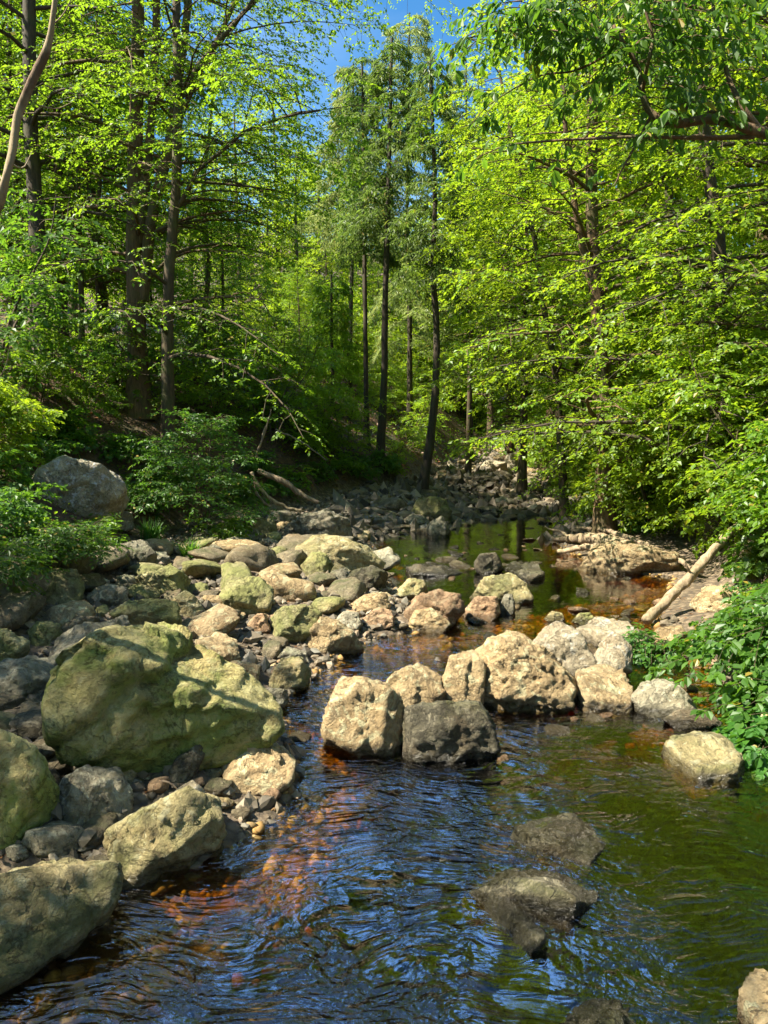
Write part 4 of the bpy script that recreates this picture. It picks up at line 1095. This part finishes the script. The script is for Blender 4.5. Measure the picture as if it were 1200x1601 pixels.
# background tree shapes, copied ----------------------------------------
def variant(name, cat, Ht, r0, nl, z0, lmax, leafmat, barkmat, seed, k, L, Wd, el, prof, nsub=9, twl=.45, step=.26, stems=1, droop=.45, lean=.25, sublen=.45, nleafdroop=.25, sideup=0.0):
    pl = Plant(seed); rng = pl.rng; paths = []
    for s_ in range(stems):
        a = rng.uniform(0, 6.28)
        sp_ = (lean if stems == 1 else lean * 2.2)
        pts = [np.array([0.05 * s_, 0, -.15]), np.array([math.cos(a) * sp_ * .4, math.sin(a) * sp_ * .4, Ht * .35]), np.array([math.cos(a) * sp_, math.sin(a) * sp_, Ht * .7]), np.array([math.cos(a) * sp_ * 1.2 + rng.normal(0, .1), math.sin(a) * sp_ * 1.2, Ht * rng.uniform(.9, 1)])]
        paths.append(pl.stem(pts, r0, r0 * .2, 7))
    for i in range(nl):
        P, r = paths[i % stems]
        t = (i + rng.rand()) / nl
        z = z0 + (P[-1][2] - z0) * t
        ti = np.interp(z, P[:, 2], np.linspace(0, 1, len(P)))
        pl.branch(on_path(P, ti), i * 2.399 + rng.normal(0, .3), rng.uniform(*el), lmax * prof(t) * rng.uniform(.7, 1.15), max(.008, r0 * .35 * (1 - t)), nsub=nsub, twl=twl, twig_step=step, droop=droop, tw_tubes=True, sublen=sublen, side_up=sideup)
    o = finish_plant(pl, name, None, cat, (0, 0, 0), leafmat, barkmat, k, L, Wd, True, droop=nleafdroop)
    o["Ht"] = Ht
    return o
pb = lambda t: (.75 + .5 * math.sin(math.pi * t)) * (1 - .65 * t * t)
VB = [variant('woodland_tree', 'tree', 13, .16, 52, 2.0, 3.3, 'leaf_bright', 'bark', 201, 5, .14, .095, (0, .6), pb),
      variant('woodland_tree', 'tree', 12, .13, 46, 1.2, 3.0, 'leaf_bright', 'bark_dark', 202, 5, .14, .095, (-.05, .5), pb),
      variant('woodland_tree', 'tree', 14, .18, 56, 3.5, 3.6, 'leaf_bright', 'bark_warm', 203, 5, .15, .10, (.05, .7), pb)]
VM = [variant('woodland_tree', 'tree', 13, .15, 50, 1.6, 3.3, 'leaf_mid', 'bark', 204, 5, .13, .09, (0, .6), pb),
      variant('woodland_tree', 'tree', 12, .12, 46, 1.0, 3.0, 'leaf_mid', 'bark_dark', 205, 5, .13, .09, (-.05, .5), pb)]
VS = [variant('shrub', 'shrub', 2.6, .022, 34, .15, 1.25, 'leaf_bright', 'bark', 206, 6, .075, .048, (-.1, .7), lambda t: 1 - .5 * t, nsub=8, twl=.24, step=.13, stems=4, lean=.45),
      variant('shrub', 'shrub', 1.9, .018, 30, .1, 1.1, 'leaf_bright', 'bark', 207, 6, .07, .045, (-.1, .6), lambda t: 1 - .5 * t, nsub=8, twl=.22, step=.12, stems=4, lean=.4)]
VH = [variant('herb_clump', 'plant', .55, .008, 22, .05, .5, 'leaf_blue', 'leaf_dark', 208, 4, .075, .056, (.0, .6), lambda t: 1 - .3 * t, nsub=4, twl=.13, step=.12, stems=5, lean=.18),
      variant('herb_clump', 'plant', .40, .007, 20, .03, .42, 'leaf_blue', 'leaf_dark', 209, 4, .072, .054, (.0, .6), lambda t: 1 - .3 * t, nsub=4, twl=.12, step=.11, stems=5, lean=.18)]
_used = set()
def place(v, x, y, label, group, sc_=1.0, rz=None, mat=None, rng=random.Random(9), zoff=0.0, name=None):
    o = v if v.name not in _used else copy_tree(v)
    if mat:
        o = copy_tree(v) if v.name not in _used and False else o
    _used.add(v.name)
    o.location = (x, y, h1(x, y) + zoff)
    o.rotation_euler = (rng.uniform(-.04, .04), rng.uniform(-.04, .04), rng.uniform(0, 6.28) if rz is None else rz)
    o.scale = (sc_, sc_, sc_)
    if name: o.name = name
    tag(o, label, None, group)
    if mat:
        for ch in o.children:
            if ch.name.startswith('crown'):
                ch.material_slots[0].link = 'OBJECT'; ch.material_slots[0].material = M[mat]
    return o

def topscale(x, y, Ht, e):
    zb = h1(x, y); return (math.hypot(x, y) * math.tan(math.radians(e)) + CAM_H - zb) / Ht
rr_ = random.Random(4)
# left wood behind the main trees
for (px, Y) in [(-60, 19), (100, 17), (240, 19.5), (60, 16.5), (30, 18), (70, 20), (170, 18), (270, 20), (350, 19), (120, 26), (220, 28), (330, 30), (450, 31), (20, 32), (470, 25)]:
    p = AT(px, 600, Y)
    v = rr_.choice(VM + VM + VB[:1])
    s = .6 if px < 0 else rr_.uniform(.75, 1.0) if px < 240 else min(1.0, topscale(p[0], p[1], 13, 10 if px > 380 else 15))
    place(v, p[0], p[1], "leafy broadleaf tree in the wood on the left slope behind the main trunks", "trees of the left slope wood", s)
# right wood
for (px, Y) in [(1340, 13), (1190, 15), (1050, 15), (980, 18), (1100, 20), (900, 20), (1240, 19), (860, 24), (960, 26), (1060, 28), (1180, 27), (800, 29), (880, 33), (1000, 36), (1300, 24), (820, 20), (770, 34)]:
    p = AT(px, 600, Y)
    v = rr_.choice(VB)
    s = rr_.uniform(.85, 1.15) if px > 880 else min(1.05, topscale(p[0], p[1], 13, 24 if px > 830 else 20))
    place(v, p[0], p[1], "sunlit broadleaf tree in the wood above the right bank", "trees of the right bank wood", s)
# far end of the valley
for (px, Y, e) in [(470, 38, 20), (500, 42, 20), (440, 46, 21), (520, 36, 13), (560, 42, 13), (600, 38, 11), (640, 44, 13), (690, 37, 12), (730, 42, 14), (500, 48, 15), (580, 52, 15), (660, 52, 15), (760, 50, 17), (420, 44, 18), (820, 46, 20), (610, 46, 13), (700, 48, 14), (380, 38, 20), (300, 42, 22), (200, 40, 24), (100, 44, 24), (900, 44, 22), (1000, 46, 24), (1120, 42, 24), (0, 46, 24), (1220, 48, 24), (350, 54, 20), (460, 56, 17), (860, 58, 20)]:
    p = AT(px, 600, Y)
    v = rr_.choice(VB)
    place(v, p[0], p[1], "pale green tree closing the far end of the valley", "far valley trees", topscale(p[0], p[1], 13, e))
# trees beside and behind the viewer, just outside the left edge, whose crowns shade the near bank
for (x, y, s) in [(-4.6, 1.2, .50), (-3.4, -.9, .66), (-4.8, 3.0, .28), (-6.0, 4.4, .34), (-7.6, 5.4, .36), (-5.8, -2.0, .5), (-9.5, 3.0, .66), (-2.6, -4.6, .8), (5.8, 0.5, .8), (4.6, -4.0, .8), (7.5, 4.5, .9)]:
    place(rr_.choice(VM), x, y, "bankside tree standing outside the picture beside the viewer", "bankside trees beside the viewer", s)

# shrubs ------------------------------------------------------------------
def hplace(v, px, py, label, group, s, mat=None, rz=None, zoff=-.03, name=None):
    p = hit(px, py); return place(v, p[0], p[1], label, group, s, rz, mat, zoff=zoff, name=name)
for_RS = 0
RS = "sunlit layered shrub with flat leafy sprays on the right bank"
for (px, py, s, vi) in [(860, 745, .9, 0), (905, 775, .8, 1), (945, 790, .7, 0), (900, 740, 1.2, 1), (960, 760, 1.1, 0), (1040, 815, .7, 1), (1100, 835, .6, 0), (1060, 760, 1.1, 1), (1140, 780, 1.0, 0), (1000, 735, 1.3, 1), (1160, 820, .75, 0), (1080, 790, .7, 1), (1000, 780, .7, 0), (930, 770, .7, 1), (1190, 720, 1.0, 0), (1100, 700, 1.1, 0), (1010, 700, 1.1, 1), (950, 715, 1.0, 0), (890, 715, .9, 1), (860, 700, 1.0, 0), (1150, 640, 1.2, 1),
                       (1050, 650, 1.3, 0), (980, 660, 1.2, 1), (900, 680, 1.3, 0), (1230, 850, .9, 0), (1240, 760, 1.2, 1), (1000, 620, 1.6, 0), (1120, 600, 1.5, 1), (850, 670, 1.4, 0)]:
    hplace(VS[vi], px, py, RS, "shrubs of the right bank", s)
for (x, y, sc2, vi) in [(4.3, 12.2, 1.0, 0), (4.7, 11.2, 1.1, 1), (5.0, 10.2, 1.0, 0), (4.5, 13.6, 1.1, 1), (5.3, 9.4, .9, 0), (5.3, 12.0, 1.3, 0), (5.9, 11, 1.3, 1), (5.6, 8.6, .8, 0), (4.6, 15, 1.1, 0)]:
    place(VS[vi], x, y, RS, "shrubs of the right bank", sc2)
LS = "dark shrub in the shade of the left slope"
for (px, py, s, vi) in [(-40, 680, .5, 0), (140, 650, .6, 1), (60, 640, .6, 0), (250, 650, .8, 0), (340, 660, .8, 1), (420, 690, .9, 0), (470, 700, .8, 1), (380, 620, .8, 0), (300, 590, .8, 1), (450, 650, .8, 0), (500, 700, .7, 1), (540, 715, .6, 0), (-20, 620, 1.2, 0), (180, 600, .8, 1), (620, 715, .5, 1), (640, 700, .8, 0)]:
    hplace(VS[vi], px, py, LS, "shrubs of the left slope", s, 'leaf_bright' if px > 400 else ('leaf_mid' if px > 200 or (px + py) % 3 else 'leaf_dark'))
for i, (px, Y, sc2) in enumerate([(455, 29, 1.6), (500, 33, 1.8), (545, 30, .9), (590, 27, .8), (615, 29, .8), (640, 31.5, .9), (560, 32, 1.0), (600, 34, 1.2), (575, 34, 1.1), (660, 39, 1.6), (700, 41, 1.6), (745, 39, 1.7), (790, 40, 1.8), (480, 38, 2), (560, 39, 2), (640, 40, 2), (720, 38, 2), (420, 33, 1.8), (520, 26, .8), (850, 36, 1.8), (690, 43, 2.2), (600, 45, 2.2), (530, 44, 2.2)]):
    p = AT(px, 600, Y)
    place(VS[i % 2], p[0], p[1], "light green bush closing the ground at the far end of the valley", "bushes of the far valley", sc2)
def bush_at(name, label, cat, px, py, seed, Ht, lmax, nl, leafmat, k, L, Wd, el=(0, .9), azc=None, azs=math.pi, stems=3, twl=.2, step=.10, simple=True, off=(0, 0), sideup=.0, droop=.35, nsub=8, sublen=.4, lean=.2, z0=.1):
    b = hit(px, py); b[0] += off[0]; b[1] += off[1]; b[2] = h1(b[0], b[1])
    pl = Plant(seed); rng = pl.rng; paths = []
    for s_ in range(stems):
        a = rng.uniform(0, 6.28)
        paths.append(pl.stem([b + [0, 0, -.05], b + [math.cos(a) * lean * .5, math.sin(a) * lean * .5, Ht * .5], b + [math.cos(a) * lean, math.sin(a) * lean, Ht * rng.uniform(.8, 1)]], .014, .004, 6))
    for i in range(nl):
        P, r = paths[i % stems]; t = (i + rng.rand()) / nl
        z = b[2] + z0 + (P[-1][2] - b[2] - z0) * t
        ti = np.interp(z, P[:, 2], np.linspace(0, 1, len(P)))
        az = i * 2.399 + rng.normal(0, .3) if azc is None else azc + rng.uniform(-azs, azs)
        pl.branch(on_path(P, ti), az, rng.uniform(*el), lmax * (1 - .6 * t) * rng.uniform(.7, 1.1), .007, nsub=nsub, sublen=sublen, twl=twl, twig_step=step, droop=droop, side_up=sideup)
    return finish_plant(pl, name, label, cat, b, leafmat, 'bark', k, L, Wd, simple, crown_name='foliage', wood_name='stem')
bush_at('feathery_shrub', "dark blue-green feathery shrub with tiered sprays in the middle of the left slope", 'shrub', 318, 838, 301, 1.75, 1.25, 46, 'leaf_blue', 6, .055, .026, el=(.1, .75), sideup=.12)
bush_at('low_bush', "low fine-leaved dark bush in front of the big pale boulder", 'bush', 80, 895, 302, .36, .55, 36, 'leaf_dark', 6, .045, .022, el=(.1, .9), lean=.3, sideup=.2)
bush_at('sapling_spray', "bush at the left edge with bright lime sprays reaching right over the big pale boulder", 'bush', -70, 700, 303, 1.0, 1.2, 26, 'leaf_bright', 6, .065, .036, el=(-.05, .45), azc=.3, azs=1.2)
bush_at('low_bush', "reddish-brown based bush in the lower left undergrowth at the picture's edge", 'bush', -10, 930, 304, .3, .4, 20, 'leaf_dark', 6, .05, .025, el=(.1, .9))
bush_at('leafy_shrub', "dark broad-leaved shrub hanging over the water at the right edge, beside the leaning log", 'shrub', 1210, 1020, 305, .42, .62, 14, 'leaf_dark', 4, .060, .046, el=(-.2, .5), azc=math.pi, azs=1.5, twl=.15, step=.085, simple=False, off=(.22, 0), stems=4, lean=.35)
bush_at('leafy_shrub', "nearest broad-leaved plant poking in low at the right edge its tip over the water", 'shrub', 1275, 1190, 306, .35, .55, 18, 'leaf_blue', 5, .062, .050, el=(-.2, .3), azc=math.pi, azs=.9, twl=.14, step=.09, simple=False, off=(0, 0))
bush_at('leafy_shrub', "trailing plant with small leaves draped over the bleached rocks", 'shrub', 1065, 1035, 307, .24, .50, 8, 'leaf_blue', 5, .045, .034, el=(-.1, .3), azc=math.pi * .95, azs=.8, twl=.12, step=.09, simple=False)
bush_at('leafy_shrub', "broad overhanging shrub on the right bank whose layered dark leaves hang over the orange shallows", 'shrub', 1340, 1085, 308, .70, 1.5, 28, 'leaf_dark', 5, .068, .050, el=(-.15, .25), azc=math.pi, azs=.9, twl=.17, step=.10, simple=False, stems=4, lean=.3, droop=.5, z0=.25)
bush_at('leafy_shrub', "green layered shrub above the leaning log at the right edge", 'shrub', 1310, 850, 309, 1.3, 1.15, 34, 'leaf_mid', 6, .06, .044, el=(-.1, .4), azc=math.pi, azs=1.0, twl=.18, step=.11, simple=True, stems=4, lean=.3, droop=.4, z0=.3)
for i, (px, py, s) in enumerate([(1200, 960, .7), (1200, 1110, .6), (1000, 830, .9), (960, 815, .9), (1200, 900, 1.2)]):
    hplace(VH[i % 2], px, py, "low green herb clump on the edge of the right bank", "herbs of the right bank", s * .85, 'leaf_dark' if i % 3 else None)
for i, (px, py, s) in enumerate([(150, 850, .6), (20, 800, .7), (0, 760, .8), (60, 835, .5), (-20, 830, .7), (40, 720, .8), (90, 690, .7), (240, 760, .9), (210, 800, .8), (350, 840, .7), (370, 790, .9), (430, 770, .7), (300, 760, .9), (190, 720, 1.0), (100, 700, 1.1), (460, 755, .7), (500, 750, .7), (560, 745, .8), (610, 740, .8), (580, 730, 1.0), (405, 740, .8), (530, 735, 1.0)]):
    hplace(VH[i % 2], px, py, "low shaded herb clump on the foot of the left slope", "herbs of the left slope", s, 'leaf_dark' if i % 3 else 'leaf_mid')

def blades(name, label, cat, px, py, seed, n, Ls, spread, mat, wd=.008, off=(0, 0), group=None):
    b = hit(px, py); b[0] += off[0]; b[1] += off[1]; b[2] = h1(b[0], b[1])
    rng = np.random.RandomState(seed)
    a = rng.uniform(0, 6.28, n); L = Ls * rng.uniform(.5, 1.1, n); ln = rng.uniform(.25, 1.0, n) * spread
    d = np.stack([np.cos(a), np.sin(a), 0 * a], 1); s = np.stack([-np.sin(a), np.cos(a), 0 * a], 1)
    st = np.stack([rng.normal(0, .05, n), rng.normal(0, .05, n), np.zeros(n)], 1)
    V = []; ts = [0, .3, .6, .85, 1.0]
    for t in ts:
        c = st + d * (ln * L * t ** 1.3)[:, None] + np.array([0, 0, 1.0]) * (L * (t - .55 * ln * t ** 2.4))[:, None]
        w = wd * (1 - t ** 1.5 * .95) + .0006
        V += [c - s * w * .5, c + s * w * .5]
    V = np.stack(V, 1).reshape(-1, 3)
    F = np.concatenate([np.arange(n)[:, None] * 10 + [2 * i, 2 * i + 1, 2 * i + 3, 2 * i + 2] for i in range(4)])
    o = link(name, mesh_np(name, V, F, M[mat], False, np.tile(rng.rand(n), 4)), None, b)
    return tag(o, label, cat, group)
blades('grass_tuft', "pale arching grass tuft beside the upper end of the leaning log", 'grass tuft', 1180, 905, 401, 340, .52, .9, 'grass')
blades('grass_clump', "bright green grassy clump hanging below the feathery shrub", 'grass clump', 236, 850, 402, 220, .40, .8, 'leaf_blue', .014)
blades('grass_clump', "second bright grassy clump right of the other, nearer the cobbles", 'grass clump', 300, 872, 403, 160, .32, .8, 'leaf_blue', .018)
blades('grass_tuft', "small grass tuft on the far bend in front of the bright rocks", 'grass tuft', 706, 742, 404, 120, .4, .8, 'grass', .02)

# ferns
def fern(px, py, seed, s, mat, label, group):
    b = hit(px, py); b[2] = h1(b[0], b[1]); rng = np.random.RandomState(seed)
    root = link('fern', None, None, b); tag(root, label, 'fern', group)
    n = rng.randint(6, 9)
    V, F, r = [], [], []; c = 0; T = Tubes()
    for i in range(n):
        a = i * 6.28 / n + rng.uniform(-.3, .3); L = s * rng.uniform(.7, 1.1)
        t = np.linspace(0, 1, 22)
        C = np.stack([np.cos(a) * L * (t * .9), np.sin(a) * L * (t * .9), L * (.75 * t - .72 * t ** 2.2)], 1)
        T.add(C[::3], np.linspace(.004, .001, len(C[::3])), 3)
        d = unit(np.gradient(C, axis=0)); sd_ = unit(np.cross(d, [0, 0, 1.0]))
        for j in range(2, 22):
            w = L * .26 * math.sin(math.pi * min(1, .15 + .85 * (1 - t[j])) ** .9) * (1 - t[j] * .4)
            for sg in (-1, 1):
                e = C[j] + (sd_[j] * sg * .95 + d[j] * .35) * w + np.array([0, 0, -.12 * w])
                h = d[j] * L * .020
                V += [C[j] - h * .6, (C[j] + e) / 2 - h, e, (C[j] + e) / 2 + h * 1.2]; F.append([c, c + 1, c + 2, c + 3]); c += 4; r.append(rng.rand())
    link('fronds', mesh_np('fronds', np.array(V), np.array(F), M[mat], False, r), root)
    link('stalks', T.mesh('stalks', M['root']), root)
for i, (px, py, s, m_) in enumerate([(20, 930, .38, 'leaf_mid'), (95, 850, .42, 'leaf_dark'), (235, 690, .5, 'leaf_dark'), (15, 900, .4, 'leaf_mid'), (150, 690, .5, 'leaf_dark'), (35, 770, .45, 'leaf_mid'), (10, 720, .5, 'leaf_dark'), (70, 700, .5, 'leaf_mid'), (200, 640, .5, 'leaf_mid'), (460, 735, .5, 'leaf_dark'), (400, 765, .4, 'leaf_dark')]):
    fern(px, py, 500 + i, s, m_, "shaded fern among the undergrowth of the left slope", "ferns of the left slope")
for i, (px, py, s) in enumerate([(1010, 815, .45), (960, 790, .5), (1120, 820, .45)]):
    fern(px, py, 520 + i, s, 'leaf_bright', "sunlit fern at the foot of the right bank", "ferns of the right bank")

# ------------------------------------------------------------------ logs, driftwood, roots
def log(name, label, cat, pts, radii, mat, seed, rough=.02, k=14, stubs=(), n=54):
    P = resample(pts, n); rr = np.interp(np.linspace(0, 1, n), np.linspace(0, 1, len(radii)), radii)
    T = Tubes(); rng = np.random.RandomState(seed)
    P = np.vstack([P[0], P, P[-1]]); rr = np.concatenate([[.001], rr, [.001]])
    P[0] = P[1] - (P[2] - P[1]) * .02; P[-1] = P[-2] + (P[-2] - P[-3]) * .02
    T.add(P, rr, k, .11, rng)
    for a, b, c, r0 in stubs: T.add(resample([a, b, c], 8), np.linspace(r0, r0 * .3, 8), 6, .1, rng)
    me = T.mesh(name, M[mat], rough, seed, 9)
    b = np.array(P[1]); me.transform(__import__('mathutils').Matrix.Translation(-Vector(b)))
    return tag(link(name, me, None, b), label, cat)
def gp(px, py, dz=0.0):
    p = hit(px, py, True); return p + [0, 0, dz]
a = gp(1008, 978, .04); b = AT(1160, 815, a[1] + .75)
log('log', "pale bare log leaning up from the water's edge to the right bank", 'log', [a, a + (b - a) * .35 + [0, 0, -.02], a + (b - a) * .7 + [0, 0, .01], b], [.054, .052, .050, .046, .040], 'drift', 1, .018,
    stubs=[(a + (b - a) * .45, a + (b - a) * .46 + [-.06, -.04, .08], a + (b - a) * .47 + [-.10, -.06, .13], .015)])
a = gp(902, 836, .12); b = gp(1095, 905, .10)
log('branch', "long thin dark branch lying above the driftwood on the right shore", 'branch', [a, a + (b - a) * .3 + [0, 0, .12], a + (b - a) * .65 + [0, 0, .10], b], [.022, .035, .038, .03], 'root', 2, .02)
a = gp(866, 848, .06); b = gp(985, 872, .16)
log('driftwood', "bleached driftwood trunk resting on the knobbly rock at the right shore", 'driftwood', [a, a + (b - a) * .4 + [0, 0, .06], a + (b - a) * .7 + [0, 0, .05], b], [.045, .075, .11, .09], 'drift', 3, .028, stubs=[(a + (b - a) * .3, a + (b - a) * .2 + [-.1, .05, .12], a + (b - a) * .05 + [-.2, .1, .2], .03)])
a = gp(872, 868, .05); b = gp(960, 868, .10)
log('driftwood', "shorter bleached driftwood piece just in front of the other one", 'driftwood', [a, (a + b) / 2 + [0, 0, .05], b], [.03, .05, .06], 'drift', 4, .018)
for i, (p, lab, r_, m_) in enumerate([
    ([(392, 738, .35), (412, 770, .14), (440, 790, .05), (476, 800, .02)], "pinkish bare root curving down to the left shore", .035, 'drift'),
    ([(402, 736, .45), (440, 752, .26), (470, 772, .08), (498, 786, .02)], "thick grey fallen limb above the pinkish root on the left shore", .055, 'root'),
    ([(396, 752, .20), (404, 776, .08), (425, 796, .02)], "short bare root below the pinkish root", .02, 'drift'),
    ([(400, 715, .5), (418, 660, .9), (424, 640, 1.15)], "upright broken stick beside the fallen limb on the left shore", .022, 'root'),
    ([(430, 672, .5), (470, 690, .3), (510, 720, .15)], "thin dead branch on the dark slope right of the broken stick", .018, 'root')]):
    pts = []
    for x, y, dz in p:
        q_ = AT(x, y, 13.0 if i != 4 else 15.0); g = h1(q_[0], q_[1]); q_[2] = max(q_[2], g + r_ * .6); pts.append(q_)
    log('root' if 'root' in lab.split()[1:3] or 'root' in lab else 'branch', lab, 'root' if 'root' in lab and 'limb' not in lab and 'stick' not in lab else 'branch', pts, [r_ * .7, r_, r_ * .8, r_ * .5], m_, 20 + i, .02)
# bare roots hanging from the undercut right bank
for i, (p) in enumerate([[(838, 690), (828, 712), (826, 735)], [(860, 668), (845, 700), (850, 735)], [(900, 660), (890, 700), (905, 740)], [(925, 672), (935, 715), (925, 760)], [(880, 690), (868, 720), (880, 752)], [(948, 700), (960, 735), (950, 775)], [(1050, 700), (1090, 712), (1130, 706)], [(1040, 800), (1075, 770), (1120, 760)]]):
    pts = []
    for (x, y) in p:
        g = hit(x, y); pts.append(g + [0, -.05, .05])
    log('bare_root', "thin bare root hanging from the undercut earth of the right bank", 'root', pts, [.03, .02, .008], 'root', 60 + i, .02, 7)["group"] = "bare roots of the right bank"

# loose sticks stranded on the gravel
_rs = np.random.RandomState(88)
for (px, py, L_) in [(300, 1150, .3), (330, 985, .25), (395, 1020, .3), (240, 1235, .22), (120, 1195, .25), (470, 935, .35), (60, 1110, .3), (360, 870, .5), (540, 1000, .25), (420, 905, .4), (150, 1010, .3), (620, 800, .7)]:
    p = gp(px, py, .045); a_ = _rs.uniform(0, 6.28); d_ = np.array([math.cos(a_), math.sin(a_) * .7, 0]) * L_
    q1 = p + d_ * .5 + [0, 0, .03]; q2 = p + d_; q2[2] = h1(q2[0], q2[1]) + .05
    log('stick', "thin weathered stick stranded among the stones of the left bank", 'stick', [p, q1, q2], [.008, .007, .003], 'root', int(px), .006, 5, n=8)["group"] = "stranded sticks"
# leaf litter and low ground cover on the slopes
def ground_leaves(name, n, seed, test, mat, L, lift, label, tilt, xr, yr, cat):
    rng = np.random.RandomState(seed)
    x = rng.uniform(*xr, n * 4); y = yr[0] + (yr[1] - yr[0]) * rng.rand(n * 4) ** 1.4
    k = test(x, y); x, y = x[k][:n], y[k][:n]; n = len(x)
    P = np.stack([x, y, HG(x, y) + lift * rng.rand(n)], 1)
    a = rng.uniform(0, 6.28, n); d = np.stack([np.cos(a), np.sin(a), rng.normal(0, tilt, n)], 1); d = unit(d)
    nn = unit(np.array([0, 0, 1.0]) + rng.normal(0, tilt, (n, 3))); s = unit(np.cross(d, nn)); nn = np.cross(s, d)
    l = (L * rng.uniform(.5, 1.3, n) * (1 + np.clip(y - 8, 0, 30) * .05))[:, None]
    V = np.stack([P, P + d * l * .5 + s * l * .3 + nn * l * .1, P + d * l, P + d * l * .5 - s * l * .3 + nn * l * .1], 1).reshape(-1, 3)
    return tag(link(name, mesh_np(name, V, np.arange(len(V)).reshape(-1, 4), M[mat], False, rng.rand(n))), label, cat, kind='stuff')
patch = lambda x, y: pn2(x, y, .9, 77)
ground_leaves('leaf_litter', 16000, 71, lambda x, y: (HG(x, y) > .45) & ((x < np.interp(y, toeL[:, 0], toeL[:, 1]) + .2) | (x > np.interp(y, toeR[:, 0], toeR[:, 1]))), 'litter', .07, .03, "dead brown leaves strewn over the forest slopes", .35, (-12, 11), (2, 30), 'leaf litter')
ground_leaves('ground_cover', 34000, 72, lambda x, y: (HG(x, y) > .5) & (patch(x, y) > .02) & ((x < np.interp(y, toeL[:, 0], toeL[:, 1])) | (x > np.interp(y, toeR[:, 0], toeR[:, 1]))), 'leaf_mid', .055, .16, "low green leaves creeping over the forest slopes", .6, (-12, 12), (2, 50), 'ground cover')
ground_leaves('fallen_leaves', 650, 73, lambda x, y: (HG(x, y) > -.02) & (sdist(x, y) < 1.5), 'litter', .04, .02, "few yellow-brown fallen leaves lying among shore stones", .3, (-3, 3.5), (2.2, 9), 'fallen leaves')
